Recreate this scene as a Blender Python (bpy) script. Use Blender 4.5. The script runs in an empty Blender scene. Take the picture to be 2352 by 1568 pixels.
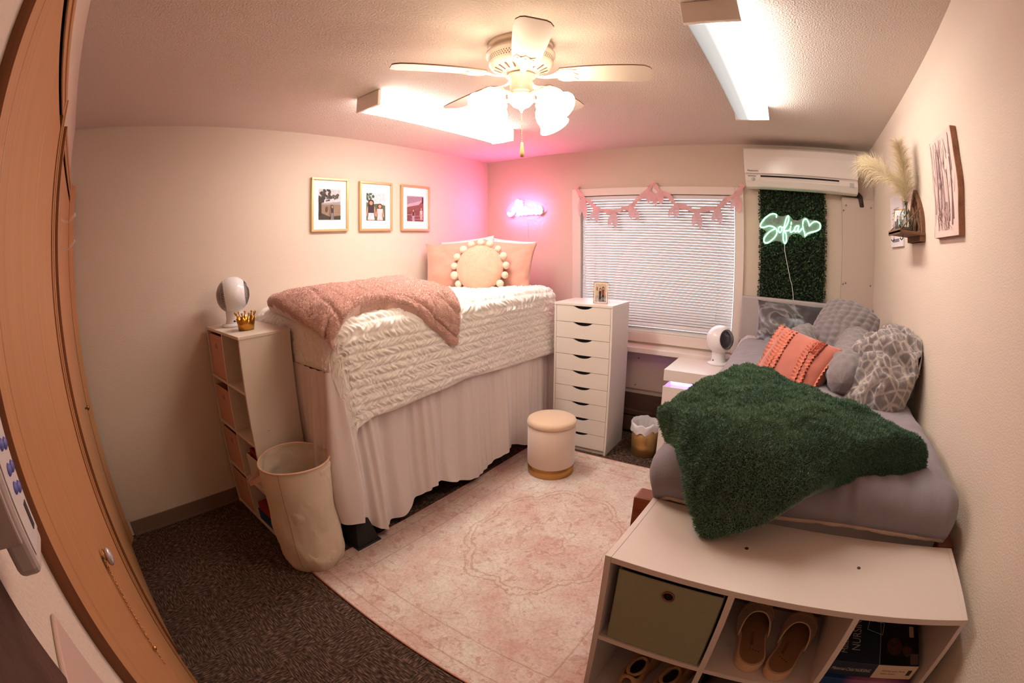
import bpy, math, random
import numpy as np
from math import pi, sin, cos, radians as rad
rng = np.random.default_rng(7); random.seed(7)
SC = bpy.context.scene
COL = SC.collection
W, L, H = 3.536, 3.743, 2.437          # room width, depth, height in metres

# ------------------------------------------------------------------ materials
def lin(c):
    return tuple((v/255/12.92 if v/255 <= .04045 else ((v/255+.055)/1.055)**2.4) for v in c[:3])

_mats = {}
def M(name, col=(200,200,200), rough=.6, metal=0., bump=0., bscale=60., var=0., vscale=8., emit=0., ecol=None,
      trans=0., ior=1.45, sheen=0., alpha=1., sub=0., stretch=(1,1,1), spec=.5, detail=3., col2=None, transl=0.):
    if name in _mats: return _mats[name]
    m = bpy.data.materials.new(name); m.use_nodes = True
    nt = m.node_tree; N = nt.nodes; K = nt.links
    b = N['Principled BSDF']; c = lin(col)
    b.inputs['Base Color'].default_value = (*c,1); b.inputs['Roughness'].default_value = rough
    b.inputs['Metallic'].default_value = metal; b.inputs['IOR'].default_value = ior
    b.inputs['Specular IOR Level'].default_value = spec
    b.inputs['Transmission Weight'].default_value = trans; b.inputs['Sheen Weight'].default_value = sheen
    b.inputs['Alpha'].default_value = alpha; b.inputs['Sheen Roughness'].default_value = .5
    if emit:
        b.inputs['Emission Color'].default_value = (*lin(ecol or col),1); b.inputs['Emission Strength'].default_value = emit
    tc = N.new('ShaderNodeTexCoord'); mp = N.new('ShaderNodeMapping'); mp.inputs['Scale'].default_value = stretch
    K.new(tc.outputs['Object'], mp.inputs['Vector'])
    if var or col2:
        n = N.new('ShaderNodeTexNoise'); n.inputs['Scale'].default_value = vscale; n.inputs['Detail'].default_value = detail
        K.new(mp.outputs['Vector'], n.inputs['Vector'])
        r = N.new('ShaderNodeValToRGB'); r.color_ramp.elements[0].position = .32; r.color_ramp.elements[1].position = .68
        c2 = lin(col2) if col2 else tuple(max(0,x*(1-var)) for x in c)
        r.color_ramp.elements[0].color = (*c2,1); r.color_ramp.elements[1].color = (*c,1)
        K.new(n.outputs['Fac'], r.inputs['Fac']); K.new(r.outputs['Color'], b.inputs['Base Color'])
    if bump:
        n = N.new('ShaderNodeTexNoise'); n.inputs['Scale'].default_value = bscale; n.inputs['Detail'].default_value = 3
        K.new(mp.outputs['Vector'], n.inputs['Vector'])
        bu = N.new('ShaderNodeBump'); bu.inputs['Strength'].default_value = bump; bu.inputs['Distance'].default_value = .01
        K.new(n.outputs['Fac'], bu.inputs['Height']); K.new(bu.outputs['Normal'], b.inputs['Normal'])
    if transl:
        t_ = N.new('ShaderNodeBsdfTranslucent'); t_.inputs['Color'].default_value = (*c,1); mx = N.new('ShaderNodeMixShader'); mx.inputs[0].default_value = transl
        K.new(b.outputs[0],mx.inputs[1]); K.new(t_.outputs[0],mx.inputs[2]); K.new(mx.outputs[0],N['Material Output'].inputs[0])
    _mats[name] = m
    return m

def emission(name, col, strength):
    if name in _mats: return _mats[name]
    m = bpy.data.materials.new(name); m.use_nodes = True
    nt = m.node_tree; nt.nodes.clear()
    o = nt.nodes.new('ShaderNodeOutputMaterial'); e = nt.nodes.new('ShaderNodeEmission')
    e.inputs['Color'].default_value = (*col,1); e.inputs['Strength'].default_value = strength
    nt.links.new(e.outputs[0], o.inputs[0]); _mats[name] = m
    return m

# ------------------------------------------------------------------ numpy value noise
_tab = rng.random(4096)
def vn(x, y, z=0.):
    x, y, z = np.broadcast_arrays(np.asarray(x,float), np.asarray(y,float), np.asarray(z,float))
    xi, yi, zi = (np.floor(a).astype(int) for a in (x,y,z))
    xf, yf, zf = x-xi, y-yi, z-zi
    s = lambda t: t*t*(3-2*t)
    u, v, w = s(xf), s(yf), s(zf)
    h = lambda a,b,c: _tab[(a*73+b*179+c*283+(a*b)*7) & 4095]
    r = 0
    for i in (0,1):
        for j in (0,1):
            for k in (0,1):
                r = r + h(xi+i,yi+j,zi+k)*(u if i else 1-u)*(v if j else 1-v)*(w if k else 1-w)
    return r*2-1
def fbm(x, y, z=0., o=3):
    r, a, f = 0, 1., 1.
    for i in range(o):
        r = r + a*vn(np.asarray(x)*f+i*17.3, np.asarray(y)*f+i*9.1, np.asarray(z)*f+i*3.7); a *= .5; f *= 2.03
    return r

# ------------------------------------------------------------------ objects
def tag(o, label=None, cat=None, group=None, kind=None):
    if label: o['label'] = label
    if cat: o['category'] = cat
    if group: o['group'] = group
    if kind: o['kind'] = kind
    return o
def thing(name, label, cat, loc=(0,0,0), group=None, kind=None, rotz=0):
    o = bpy.data.objects.new(name, None); COL.objects.link(o)
    o.location = loc; o.rotation_euler = (0,0,rotz); o.empty_display_size = .05
    return tag(o, label, cat, group, kind)
def wloc(o):
    p = np.zeros(3)
    while o is not None:
        p += np.array(o.location); o = o.parent
    return p
def dup(root, loc, label, rotz=None):
    r = root.copy(); COL.objects.link(r); r.location = loc; r['label'] = label
    if rotz is not None: r.rotation_euler = (0,0,rotz)
    for ch in list(root.children):
        c = ch.copy(); COL.objects.link(c); c.parent = r
        for g in list(ch.children):
            d = g.copy(); COL.objects.link(d); d.parent = c
    return r

class MB:
    """collects shapes (world coordinates) and links them as ONE mesh object"""
    def __init__(s, mat=None):
        s.v, s.f, s.fm, s.mats, s.cur, s.sm = [], [], [], [], 0, []
        s.n = 0; s.smooth = False; s.T = None
        if mat is not None: s.use(mat)
    def use(s, mat, smooth=None):
        if mat not in s.mats: s.mats.append(mat)
        s.cur = s.mats.index(mat)
        if smooth is not None: s.smooth = smooth
        return s
    def add(s, verts, faces, smooth=None):
        v = np.asarray(verts, float).reshape(-1,3)
        if s.T is not None: v = v @ s.T[0].T + s.T[1]
        sm = s.smooth if smooth is None else smooth
        s.v.append(v)
        for f in faces:
            s.f.append([i+s.n for i in f]); s.fm.append(s.cur); s.sm.append(sm)
        s.n += len(v); return s
    def box(s, x0, x1, y0, y1, z0, z1):
        v = [(x,y,z) for z in (z0,z1) for y in (y0,y1) for x in (x0,x1)]
        return s.add(v, [(0,2,3,1),(4,5,7,6),(0,1,5,4),(2,6,7,3),(0,4,6,2),(1,3,7,5)], False)
    def hexa(s, bot, top):     # 4 bottom, 4 top points, counter-clockwise from above
        return s.add(list(bot)+list(top), [(3,2,1,0),(4,5,6,7),(0,1,5,4),(1,2,6,5),(2,3,7,6),(3,0,4,7)], False)
    def grid(s, P, closeu=False, closev=False, smooth=True):   # P (n,m,3)
        n, m = P.shape[:2]; F = []
        for i in range(n if closeu else n-1):
            for j in range(m if closev else m-1):
                i2, j2 = (i+1)%n, (j+1)%m
                F.append((i*m+j, i2*m+j, i2*m+j2, i*m+j2))
        return s.add(P.reshape(-1,3), F, smooth)
    def lathe(s, prof, c=(0,0,0), n=32, axis=2, caps=True, smooth=True, ax=None):
        c = np.array(c, float)
        if ax is None:
            ax = np.eye(3)[axis]
        ax = np.array(ax,float); ax /= np.linalg.norm(ax)
        t = np.array([1,0,0]) if abs(ax[0]) < .9 else np.array([0,1,0])
        e1 = np.cross(ax,t); e1 /= np.linalg.norm(e1); e2 = np.cross(ax,e1)
        a = np.linspace(0,2*pi,n,endpoint=False)
        P = np.array([[c+ax*h+r*(cos(t)*e1+sin(t)*e2) for t in a] for r,h in prof])
        k = len(prof); F = []
        for i in range(k-1):
            for j in range(n):
                F.append((i*n+j, i*n+(j+1)%n, (i+1)*n+(j+1)%n, (i+1)*n+j))
        s.add(P, F, smooth)
        if caps:
            b = s.n-k*n; 
            if prof[0][0] > 1e-6: s.f.append([b+i for i in range(n)][::-1]); s.fm.append(s.cur); s.sm.append(False)
            if prof[-1][0] > 1e-6: s.f.append([b+(k-1)*n+i for i in range(n)]); s.fm.append(s.cur); s.sm.append(False)
        return s
    def tube(s, pts, r, n=8, closed=False, caps=True, smooth=True):
        p = np.asarray(pts,float); k = len(p); r = np.broadcast_to(np.asarray(r,float),(k,))
        if closed: d = np.roll(p,-1,0)-np.roll(p,1,0)
        else: d = np.gradient(p, axis=0)
        d = d/(np.linalg.norm(d,axis=1,keepdims=True)+1e-12)
        ref = np.array([0,0,1.]) if abs(d[:,2]).mean() < .8 else np.array([0,1.,0])
        e1 = np.cross(d,ref); e1 /= np.linalg.norm(e1,axis=1,keepdims=True)+1e-12; e2 = np.cross(e1,d)
        a = np.linspace(0,2*pi,n,endpoint=False)
        P = p[:,None,:]+r[:,None,None]*(np.cos(a)[None,:,None]*e1[:,None,:]+np.sin(a)[None,:,None]*e2[:,None,:])
        s.grid(P, closeu=closed, closev=True, smooth=smooth)
        if caps and not closed:
            b = s.n-k*n
            s.f.append([b+i for i in range(n)]); s.fm.append(s.cur); s.sm.append(False)
            s.f.append([b+(k-1)*n+i for i in range(n)][::-1]); s.fm.append(s.cur); s.sm.append(False)
        return s
    def sphere(s, c, r, n=20, m=12, sc=(1,1,1)):
        th = np.linspace(1e-3,pi-1e-3,m); ph = np.linspace(0,2*pi,n,endpoint=False)
        P = np.stack([np.sin(th)[:,None]*np.cos(ph)*r*sc[0]+c[0], np.sin(th)[:,None]*np.sin(ph)*r*sc[1]+c[1],
                      (np.cos(th)[:,None]+0*ph)*r*sc[2]+c[2]],-1)
        return s.grid(P[::-1], closev=True)
    def poly(s, pts, smooth=False):
        return s.add(pts, [tuple(range(len(pts)))], smooth)
    def fur(s, n, length, width, comb=(0,0,0), spread=.6, keep=None, seed=1):
        """short tufts standing on the faces collected so far"""
        r = np.random.default_rng(seed)
        V = np.concatenate(s.v); F = [f for f in s.f]
        tri = []
        for f in F:
            tri.append((f[0],f[1],f[2]))
            if len(f) == 4: tri.append((f[0],f[2],f[3]))
        tri = np.array(tri); A,B,C = V[tri[:,0]],V[tri[:,1]],V[tri[:,2]]
        nn = np.cross(B-A,C-A); ar = np.linalg.norm(nn,axis=1); nn /= ar[:,None]+1e-12
        pr = ar.copy()
        if keep is not None: pr = pr*keep((A+B+C)/3, nn)
        idx = r.choice(len(tri), n, p=pr/pr.sum())
        u = np.sqrt(r.random(n)); v = r.random(n)
        P = A[idx]*(1-u)[:,None]+B[idx]*(u*(1-v))[:,None]+C[idx]*(u*v)[:,None]
        d = nn[idx]+spread*r.normal(size=(n,3))*.6+np.array(comb); d /= np.linalg.norm(d,axis=1,keepdims=True)
        t = np.cross(d, r.normal(size=(n,3))); t /= np.linalg.norm(t,axis=1,keepdims=True)
        ln = length*(.6+.7*r.random(n))[:,None]
        P = P-nn[idx]*length*.12
        vs = np.stack([P-t*width, P+t*width, P+d*ln],1).reshape(-1,3)
        return s.add(vs, [(3*i,3*i+1,3*i+2) for i in range(n)], True)
    def build(s, name, parent=None, bev=0., seg=2, label=None, cat=None, group=None, kind=None, sub=0, origin=None, mod=None):
        V = np.concatenate(s.v) if s.v else np.zeros((0,3))
        if parent is not None: org = wloc(parent)
        elif origin is not None: org = np.array(origin,float)
        else: org = np.array([(V[:,0].min()+V[:,0].max())/2,(V[:,1].min()+V[:,1].max())/2,V[:,2].min()])
        me = bpy.data.meshes.new(name); me.from_pydata((V-org).tolist(), [], s.f)
        for m in s.mats: me.materials.append(m)
        me.polygons.foreach_set('material_index', s.fm); me.polygons.foreach_set('use_smooth', s.sm)
        me.update()
        o = bpy.data.objects.new(name, me); COL.objects.link(o)
        if parent is not None: o.parent = parent
        else: o.location = org
        if bev:
            b = o.modifiers.new('b','BEVEL'); b.width = bev; b.segments = seg; b.limit_method = 'ANGLE'; b.angle_limit = rad(40)
        if sub:
            q = o.modifiers.new('s','SUBSURF'); q.levels = q.render_levels = sub
        return tag(o, label, cat, group, kind)

def text(mb, s, size, org, right, up, lift=.0006, shear=0., spacing=1., align='LEFT'):
    """adds flat lettering to a mesh collector; org is the baseline start"""
    cu = bpy.data.curves.new('t','FONT'); cu.body = s; cu.size = size; cu.shear = shear; cu.space_character = spacing; cu.align_x = align
    cu.resolution_u = 3
    ob = bpy.data.objects.new('t',cu); COL.objects.link(ob)
    dg = bpy.context.evaluated_depsgraph_get(); me = bpy.data.meshes.new_from_object(ob.evaluated_get(dg))
    right, up = np.array(right,float), np.array(up,float); n = np.cross(right,up); n /= np.linalg.norm(n)
    V = np.array([v.co[:] for v in me.vertices]).reshape(-1,3)
    P = np.array(org)+V[:,:1]*right+V[:,1:2]*up+n*lift
    mb.add(P, [tuple(p.vertices) for p in me.polygons], False)
    bpy.data.objects.remove(ob); bpy.data.curves.remove(cu); bpy.data.meshes.remove(me)

def axes(yaw, lean, roll=0):
    """normal direction by yaw (deg, in plan) and lean (deg, tilted back); returns right, up, normal"""
    y, l = rad(yaw), rad(lean)
    n = np.array([cos(y)*cos(l), sin(y)*cos(l), sin(l)]); r = np.array([-sin(y),cos(y),0.]); u = np.cross(n,r)
    if roll:
        a = rad(roll); r, u = cos(a)*r+sin(a)*u, -sin(a)*r+cos(a)*u
    return r,u,n

def smoothpath(p, k=8, closed=False):
    p = np.asarray(p,float); n = len(p); out = []
    for i in range(n if closed else n-1):
        g = lambda j: p[j%n] if closed else p[min(max(j,0),n-1)]
        a,b,c,d = g(i-1),g(i),g(i+1),g(i+2)
        for t in np.linspace(0,1,k,endpoint=False):
            out.append(.5*((2*b)+(-a+c)*t+(2*a-5*b+4*c-d)*t*t+(-a+3*b-3*c+d)*t**3))
    if not closed: out.append(p[-1])
    return np.array(out)

def pillow_pts(w, h, t, n=36, pinch=.07, pw=.42, wr=.006, seed=0, ear=3.):
    u = np.sin(np.linspace(-pi/2,pi/2,n)); U,V = np.meshgrid(u,u,indexing='ij')
    X = w/2*U*(1-pinch*(1-np.abs(V)**ear)*np.abs(U)); Y = h/2*V*(1-pinch*(1-np.abs(U)**ear)*np.abs(V))
    th = t/2*np.clip((1-U**2)*(1-V**2),0,1)**pw
    wn = fbm(X*14+seed*3.1, Y*14+seed, 0, 3)*wr*np.clip(th/(t/2)*2,0,1)
    return X,Y,th,wn,U,V
def pillow(mb, w, h, t, c, ax, seed=0, pinch=.07, pw=.42, wr=.006, n=36, ear=3., fn=None, rnd=0.):
    X,Y,th,wn,U,V = pillow_pts(w,h,t,n,pinch,pw,wr,seed,ear)
    if rnd: X,Y = X*np.sqrt(1-rnd*.5*V**2), Y*np.sqrt(1-rnd*.5*U**2)
    r,u,nn = ax; c = np.array(c,float)
    ex = fn(X,Y,U,V) if fn is not None else 0
    F = c+X[...,None]*r+Y[...,None]*u+(th+wn+ex)[...,None]*nn
    B = c+X[...,None]*r+Y[...,None]*u-(th+wn*.5)[...,None]*nn
    mb.grid(F); mb.grid(B[:,::-1])
    return X,Y,th,U,V

def drape(px, py, o, box, r=.07, flare=0.):
    """cloth lying on a box-shaped bed: plan coords run past the edges and hang down; o = height above the surface"""
    x0,x1,y0,y1,zt = box
    px,py,o = np.broadcast_arrays(np.asarray(px,float),np.asarray(py,float),np.asarray(o,float))
    cx,cy = np.clip(px,x0+r,x1-r), np.clip(py,y0+r,y1-r)
    dx,dy = px-cx, py-cy; Ld = np.hypot(dx,dy)
    ux,uy = np.where(Ld>1e-9,dx/np.maximum(Ld,1e-9),0), np.where(Ld>1e-9,dy/np.maximum(Ld,1e-9),0)
    a = np.minimum(Ld/r, pi/2); ex = np.maximum(0,Ld-r*pi/2)
    hz = r*np.sin(a)+flare*ex; dr = r*(1-np.cos(a))+ex*math.sqrt(max(0,1-flare*flare))
    return np.stack([cx+ux*(hz+o*np.sin(a)), cy+uy*(hz+o*np.sin(a)), zt-dr+o*np.cos(a)],-1)

def quadmap(A,B,C,D,U,V):     # U,V in 0..1 ; A(0,0) B(1,0) C(1,1) D(0,1)
    A,B,C,D = (np.array(q,float) for q in (A,B,C,D))
    U,V = U[...,None],V[...,None]
    return A*(1-U)*(1-V)+B*U*(1-V)+C*U*V+D*(1-U)*V

def slab(mb, mapf, offs, n=60, m=60, thick=.08, base=.0, edge=.14, rag=0):
    """a soft folded blanket: rounded rim, top raised by thick; mapf(U,V)->plan, offs(plan, o)->points"""
    u = np.linspace(0,1,n); v = np.linspace(0,1,m); U,V = np.meshgrid(u,v,indexing='ij')
    e = np.minimum(np.minimum(U,1-U)/edge, np.minimum(V,1-V)/edge); e = np.clip(e,0,1)
    prof = np.sqrt(np.clip(1-(1-e)**2,0,1))
    pl = mapf(U,V)
    return pl, prof, U, V
CAMSX, CAMSY = (1176-1163.03)/2352, (766.77-784)/2352
VT, LOOK, EXPO = 'Standard', 'None', 0.57
# ------------------------------------------------------------------ shared materials
WALLM = M('painted wall', (220,203,185), .85, bump=.25, bscale=170)
CEILM = M('textured ceiling paint', (226,211,199), .95, bump=.6, bscale=120)
WOODC = M('honey oak', (198,142,94), .42, var=.17, vscale=16, stretch=(9,9,.22), detail=5)
WOODD = M('darker oak edge', (140,84,48), .5, var=.3, vscale=14, stretch=(6,6,.3))
BEDW = M('reddish bed wood', (150,78,40), .45, var=.3, vscale=10, stretch=(1,.25,4))
WHITE = M('white laminate', (232,222,214), .38)
WHITEG = M('glossy white plastic', (238,234,234), .18)
WHITEM = M('white painted metal', (232,226,220), .45)
DARK = M('black gap', (14,12,12), .9)
GOLD = M('brushed gold', (212,160,84), .32, metal=1., bump=.04, bscale=200)
GOLDF = M('gold frame foil', (220,184,132), .4, metal=.6)
SCREW = M('zinc screw', (150,140,130), .4, metal=.8)
PAPER = M('white paper', (240,236,236), .8)
CLEAR = M('clear acrylic', (250,250,250), .05, alpha=.13)

# carpet tiles: short broken streaks, turned a quarter on every other tile
def carpet_mat():
    m = bpy.data.materials.new('brown carpet tile'); m.use_nodes = True; nt = m.node_tree; N = nt.nodes; K = nt.links; b = N['Principled BSDF']
    b.inputs['Roughness'].default_value = 1; b.inputs['Specular IOR Level'].default_value = .1
    tc = N.new('ShaderNodeTexCoord')
    rt = N.new('ShaderNodeMapping'); rt.inputs['Rotation'].default_value = (0,0,0); K.new(tc.outputs['Object'], rt.inputs['Vector'])
    ch = N.new('ShaderNodeTexChecker'); ch.inputs['Scale'].default_value = 1/.21; K.new(rt.outputs[0], ch.inputs['Vector'])
    outs = []
    for sc in ((175,30,1),(30,175,1)):
        mp = N.new('ShaderNodeMapping'); mp.inputs['Scale'].default_value = sc; K.new(rt.outputs[0], mp.inputs['Vector'])
        n = N.new('ShaderNodeTexNoise'); n.inputs['Scale'].default_value = 1; n.inputs['Detail'].default_value = 1.5; K.new(mp.outputs[0], n.inputs['Vector']); outs.append(n)
    mx = N.new('ShaderNodeMix'); mx.data_type = 'FLOAT'
    K.new(ch.outputs['Fac'], mx.inputs['Factor']); K.new(outs[0].outputs['Fac'], mx.inputs['A']); K.new(outs[1].outputs['Fac'], mx.inputs['B'])
    r = N.new('ShaderNodeValToRGB'); e = r.color_ramp.elements
    e[0].position = .36; e[0].color = (*lin((48,37,31)),1); e[1].position = .68; e[1].color = (*lin((130,104,88)),1)
    x = r.color_ramp.elements.new(.52); x.color = (*lin((80,63,54)),1)
    K.new(mx.outputs['Result'], r.inputs['Fac']); K.new(r.outputs['Color'], b.inputs['Base Color'])
    bu = N.new('ShaderNodeBump'); bu.inputs['Strength'].default_value = .5; bu.inputs['Distance'].default_value = .004
    K.new(mx.outputs['Result'], bu.inputs['Height']); K.new(bu.outputs[0], b.inputs['Normal'])
    return m

def rug_mat():
    """faded rose and cream rug: patches, a scalloped medallion, border lines (object space, origin at the rug's centre)"""
    m = bpy.data.materials.new('faded rose rug'); m.use_nodes = True; nt = m.node_tree; N = nt.nodes; K = nt.links; b = N['Principled BSDF']
    b.inputs['Roughness'].default_value = 1; b.inputs['Specular IOR Level'].default_value = .1; b.inputs['Sheen Weight'].default_value = .2
    tc = N.new('ShaderNodeTexCoord'); sx = N.new('ShaderNodeSeparateXYZ'); K.new(tc.outputs['Object'], sx.inputs[0])
    def mt(op, a, c=None, d=None):
        n = N.new('ShaderNodeMath'); n.operation = op
        for i,v in enumerate((a,c,d)):
            if v is None: continue
            if isinstance(v,(int,float)): n.inputs[i].default_value = v
            else: K.new(v, n.inputs[i])
        return n.outputs[0]
    def noise(sc, det=4, rough=.6):
        n = N.new('ShaderNodeTexNoise'); n.inputs['Scale'].default_value = sc; n.inputs['Detail'].default_value = det; n.inputs['Roughness'].default_value = rough
        K.new(tc.outputs['Object'], n.inputs['Vector']); return n.outputs['Fac']
    X,Y = sx.outputs['X'], sx.outputs['Y']
    xa, ya = mt('DIVIDE',mt('ADD',X,.0),.43), mt('DIVIDE',mt('ADD',Y,.01),.55)
    rr = mt('SQRT', mt('ADD', mt('MULTIPLY',xa,xa), mt('MULTIPLY',ya,ya)))
    an = mt('ARCTAN2', ya, xa)
    rr = mt('ADD', rr, mt('MULTIPLY', mt('ABSOLUTE', mt('SINE', mt('MULTIPLY',an,4.))), -.10))
    rr = mt('ADD', rr, mt('MULTIPLY', noise(11,5,.7), .22))
    def ring(r0, w): return mt('SUBTRACT', 1., mt('SMOOTHSTEP', mt('ABSOLUTE', mt('SUBTRACT', rr, r0)), w*.4, w)) if False else mt('LESS_THAN', mt('ABSOLUTE', mt('SUBTRACT', rr, r0)), w)
    rings = mt('MAXIMUM', ring(1.0,.012), mt('MAXIMUM', ring(.93,.012), ring(.35,.01)))
    # border lines measured from the rug's edge
    bx = mt('SUBTRACT', .76, mt('ABSOLUTE',X)); by = mt('SUBTRACT', 1.085, mt('ABSOLUTE',Y)); bd = mt('ADD', mt('MINIMUM',bx,by), mt('MULTIPLY', noise(22), .014))
    bl = mt('MAXIMUM', mt('LESS_THAN', mt('ABSOLUTE', mt('SUBTRACT',bd,.21)), .004), mt('LESS_THAN', mt('ABSOLUTE', mt('SUBTRACT',bd,.075)), .004))
    lines = mt('MAXIMUM', rings, bl)
    big = N.new('ShaderNodeValToRGB'); big.color_ramp.elements[0].position = .35; big.color_ramp.elements[1].position = .68
    big.color_ramp.elements[0].color = (*lin((238,226,212)),1); big.color_ramp.elements[1].color = (*lin((220,178,166)),1)
    K.new(noise(3.2,5,.65), big.inputs['Fac'])
    # motifs: ragged rosy flecks, denser inside the medallion and the border
    inside = mt('LESS_THAN', rr, .9); brd = mt('LESS_THAN', bd, .2)
    th = mt('SUBTRACT', .61, mt('MULTIPLY', mt('MAXIMUM', inside, brd), .04))
    fl = mt('GREATER_THAN', noise(17,5,.7), th)
    vo = N.new('ShaderNodeTexVoronoi'); vo.feature = 'DISTANCE_TO_EDGE'; vo.inputs['Scale'].default_value = 13; K.new(tc.outputs['Object'], vo.inputs['Vector'])
    web = mt('MULTIPLY', mt('LESS_THAN', mt('ADD', vo.outputs['Distance'], mt('MULTIPLY', noise(30), .06)), .045), .5)
    m1 = N.new('ShaderNodeMixRGB'); m1.inputs['Color2'].default_value = (*lin((190,126,112)),1)
    K.new(mt('MULTIPLY', fl, .42), m1.inputs['Fac']); K.new(big.outputs['Color'], m1.inputs['Color1'])
    m2 = N.new('ShaderNodeMixRGB'); m2.inputs['Color2'].default_value = (*lin((206,176,152)),1)
    K.new(web, m2.inputs['Fac']); K.new(m1.outputs[0], m2.inputs['Color1'])
    m3 = N.new('ShaderNodeMixRGB'); m3.inputs['Color2'].default_value = (*lin((196,158,134)),1)
    K.new(mt('MULTIPLY', mt('MULTIPLY', lines, noise(7,3,.6)), 1.15), m3.inputs['Fac']); K.new(m2.outputs[0], m3.inputs['Color1'])
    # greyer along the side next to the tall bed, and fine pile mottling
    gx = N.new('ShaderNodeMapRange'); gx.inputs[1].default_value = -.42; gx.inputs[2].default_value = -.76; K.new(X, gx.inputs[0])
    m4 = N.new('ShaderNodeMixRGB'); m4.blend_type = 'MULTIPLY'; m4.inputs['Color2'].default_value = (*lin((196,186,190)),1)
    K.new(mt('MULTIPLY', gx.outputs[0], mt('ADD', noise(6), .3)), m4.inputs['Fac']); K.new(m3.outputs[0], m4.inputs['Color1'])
    m5 = N.new('ShaderNodeMixRGB'); m5.blend_type = 'MULTIPLY'; m5.inputs['Fac'].default_value = .55
    mo = N.new('ShaderNodeValToRGB'); mo.color_ramp.elements[0].position = .3; mo.color_ramp.elements[0].color = (.62,.58,.56,1); mo.color_ramp.elements[1].position = .6; mo.color_ramp.elements[1].color = (1,1,1,1)
    K.new(noise(75,3,.7), mo.inputs['Fac']); K.new(mo.outputs[0], m5.inputs['Color2']); K.new(m4.outputs[0], m5.inputs['Color1'])
    K.new(m5.outputs[0], b.inputs['Base Color'])
    bu = N.new('ShaderNodeBump'); bu.inputs['Strength'].default_value = .35; bu.inputs['Distance'].default_value = .004; K.new(noise(140), bu.inputs['Height']); K.new(bu.outputs[0], b.inputs['Normal'])
    return m

# ------------------------------------------------------------------ the room
S = 'structure'
WX0,WX1,WZ0,WZ1 = 1.03,2.385,.885,2.025           # window opening
MB(carpet_mat()).box(-.12,W+.12,-.7,L+.12,-.06,0).build('floor', kind=S, origin=(0,0,0))
MB(CEILM).box(-.12,W+.12,-.7,L+.12,H,H+.08).build('ceiling', kind=S, origin=(0,0,H))
MB(WALLM).box(-.1,0,-.7,L+.1,0,H).build('wall_left', kind=S, origin=(0,0,0))
MB(WALLM).box(W,W+.1,-.7,L+.1,0,H).build('wall_right', kind=S, origin=(0,0,0))
wb = MB(WALLM); wb.box(0,WX0,L,L+.1,0,H); wb.box(WX1,W,L,L+.1,0,H); wb.box(WX0,WX1,L,L+.1,0,WZ0); wb.box(WX0,WX1,L,L+.1,WZ1,H)
wb.build('wall_back', kind=S, origin=(0,0,0))
wf = MB(WALLM)
D1,D2 = (1.46,2.30),(.11,1.08)
for a,b_ in ((0,D2[0]),(D2[1],D1[0]),(D1[1],W)): wf.box(a,b_,-.1,0,0,H)
wf.box(D2[0],D2[1],-.1,0,2.035,H); wf.box(D1[0],D1[1],-.1,0,2.035,H)
wf.build('wall_front', kind=S, origin=(0,0,0))
MB(M('closet dark',(30,22,18),.9)).box(0,W,-.7,-.6,0,H).build('wall_closet', kind=S, origin=(0,0,0))
bb = M('brown vinyl baseboard', (122,100,86), .55)
def baseboard(nm, pts):
    m = MB(bb)
    for (x0,x1,y0,y1,x2,y2) in pts:
        m.box(x0,x1,y0,y1,0,.098); m.box(min(x0,x2),max(x1,x2),min(y0,y2),max(y1,y2),0,.012)
    m.build(nm, kind=S, bev=.002, origin=(0,0,0))
baseboard('baseboard_left', [(0,.008,.07,.9,.022,.07),(0,.008,.9,L,.022,.9)])
baseboard('baseboard_back', [(0,W,L-.008,L,0,L-.022)])
baseboard('baseboard_right', [(W-.008,W,0,L,W-.022,0)])

# closet doors: flush oak leaves, proud oak casings
def closet(nm, x0, x1, side_t, knob=None):
    d = thing(nm, None, None, ((x0+x1)/2,0,0), kind=S)
    p = MB(WOODC)
    n = 2; w = (x1-x0)/n
    for i in range(n):
        p = MB(WOODC); p.box(x0+i*w+(.0006 if i else -.004), x0+(i+1)*w+(.004 if i else -.0006), -.015, .0175, .012, 1.992); p.build('door_leaf', d, bev=.0012)
    c = MB(WOODC)
    for (a,b_) in ((x0-.075,x0-.004),(x1+.004,x1+.065)):
        far = a < x0
        t = side_t if far else .019
        if far: c.hexa([(a,0,0),(b_,0,0),(b_,.019,0),(a,t,0)],[(a,0,2.095),(b_,0,2.095),(b_,.019,2.095),(a,t,2.095)])
        else: c.box(a,b_,0,t*.8 if False else .0172,0,2.095)
        if far and side_t < .03: c.box(a,a+.022,0,t+.004,0,2.095); c.box(b_-.016,b_,0,t+.002,0,2.03)
    c.box(x0-.075,x1+.065,0,.016,2.03,2.095); c.box(x0-.075,x1+.065,0,.021,2.07,2.095); c.box(x0-.06,x1+.05,0,.019,2.03,2.043)
    c.build('casing', d, bev=.0025)
    e = MB(WOODD); e.box(x0-.0035,x0+.001,-.09,.0195,0,2.03); e.box(x1+.0655,x1+.067,0,.0185,0,2.095); e.build('casing_edge', d)
    MB(DARK).box(x0,x1,-.099,-.09,0,2.034).build('opening', d)  # dark sheet standing in for the shade inside the closet
    return d
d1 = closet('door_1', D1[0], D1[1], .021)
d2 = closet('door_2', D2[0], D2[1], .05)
PEARL = M('pearl knob', (206,198,206), .12, metal=.35)
k = MB(PEARL); k.sphere((1.955,.035,1.045),.016,20,12,(1,.62,1.25)); k.lathe([(.006,.017),(.0045,.028)],(1.955,0,1.045),12,axis=1); k.build('knob', d1)
k = MB(M('brass knob',(150,120,86),.3,metal=.9)); k.sphere((.42,.036,.965),.013,16,10,(1,.7,1)); k.lathe([(.006,.017),(.004,.03)],(.42,0,.965),12,axis=1); k.build('knob', d2)
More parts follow.
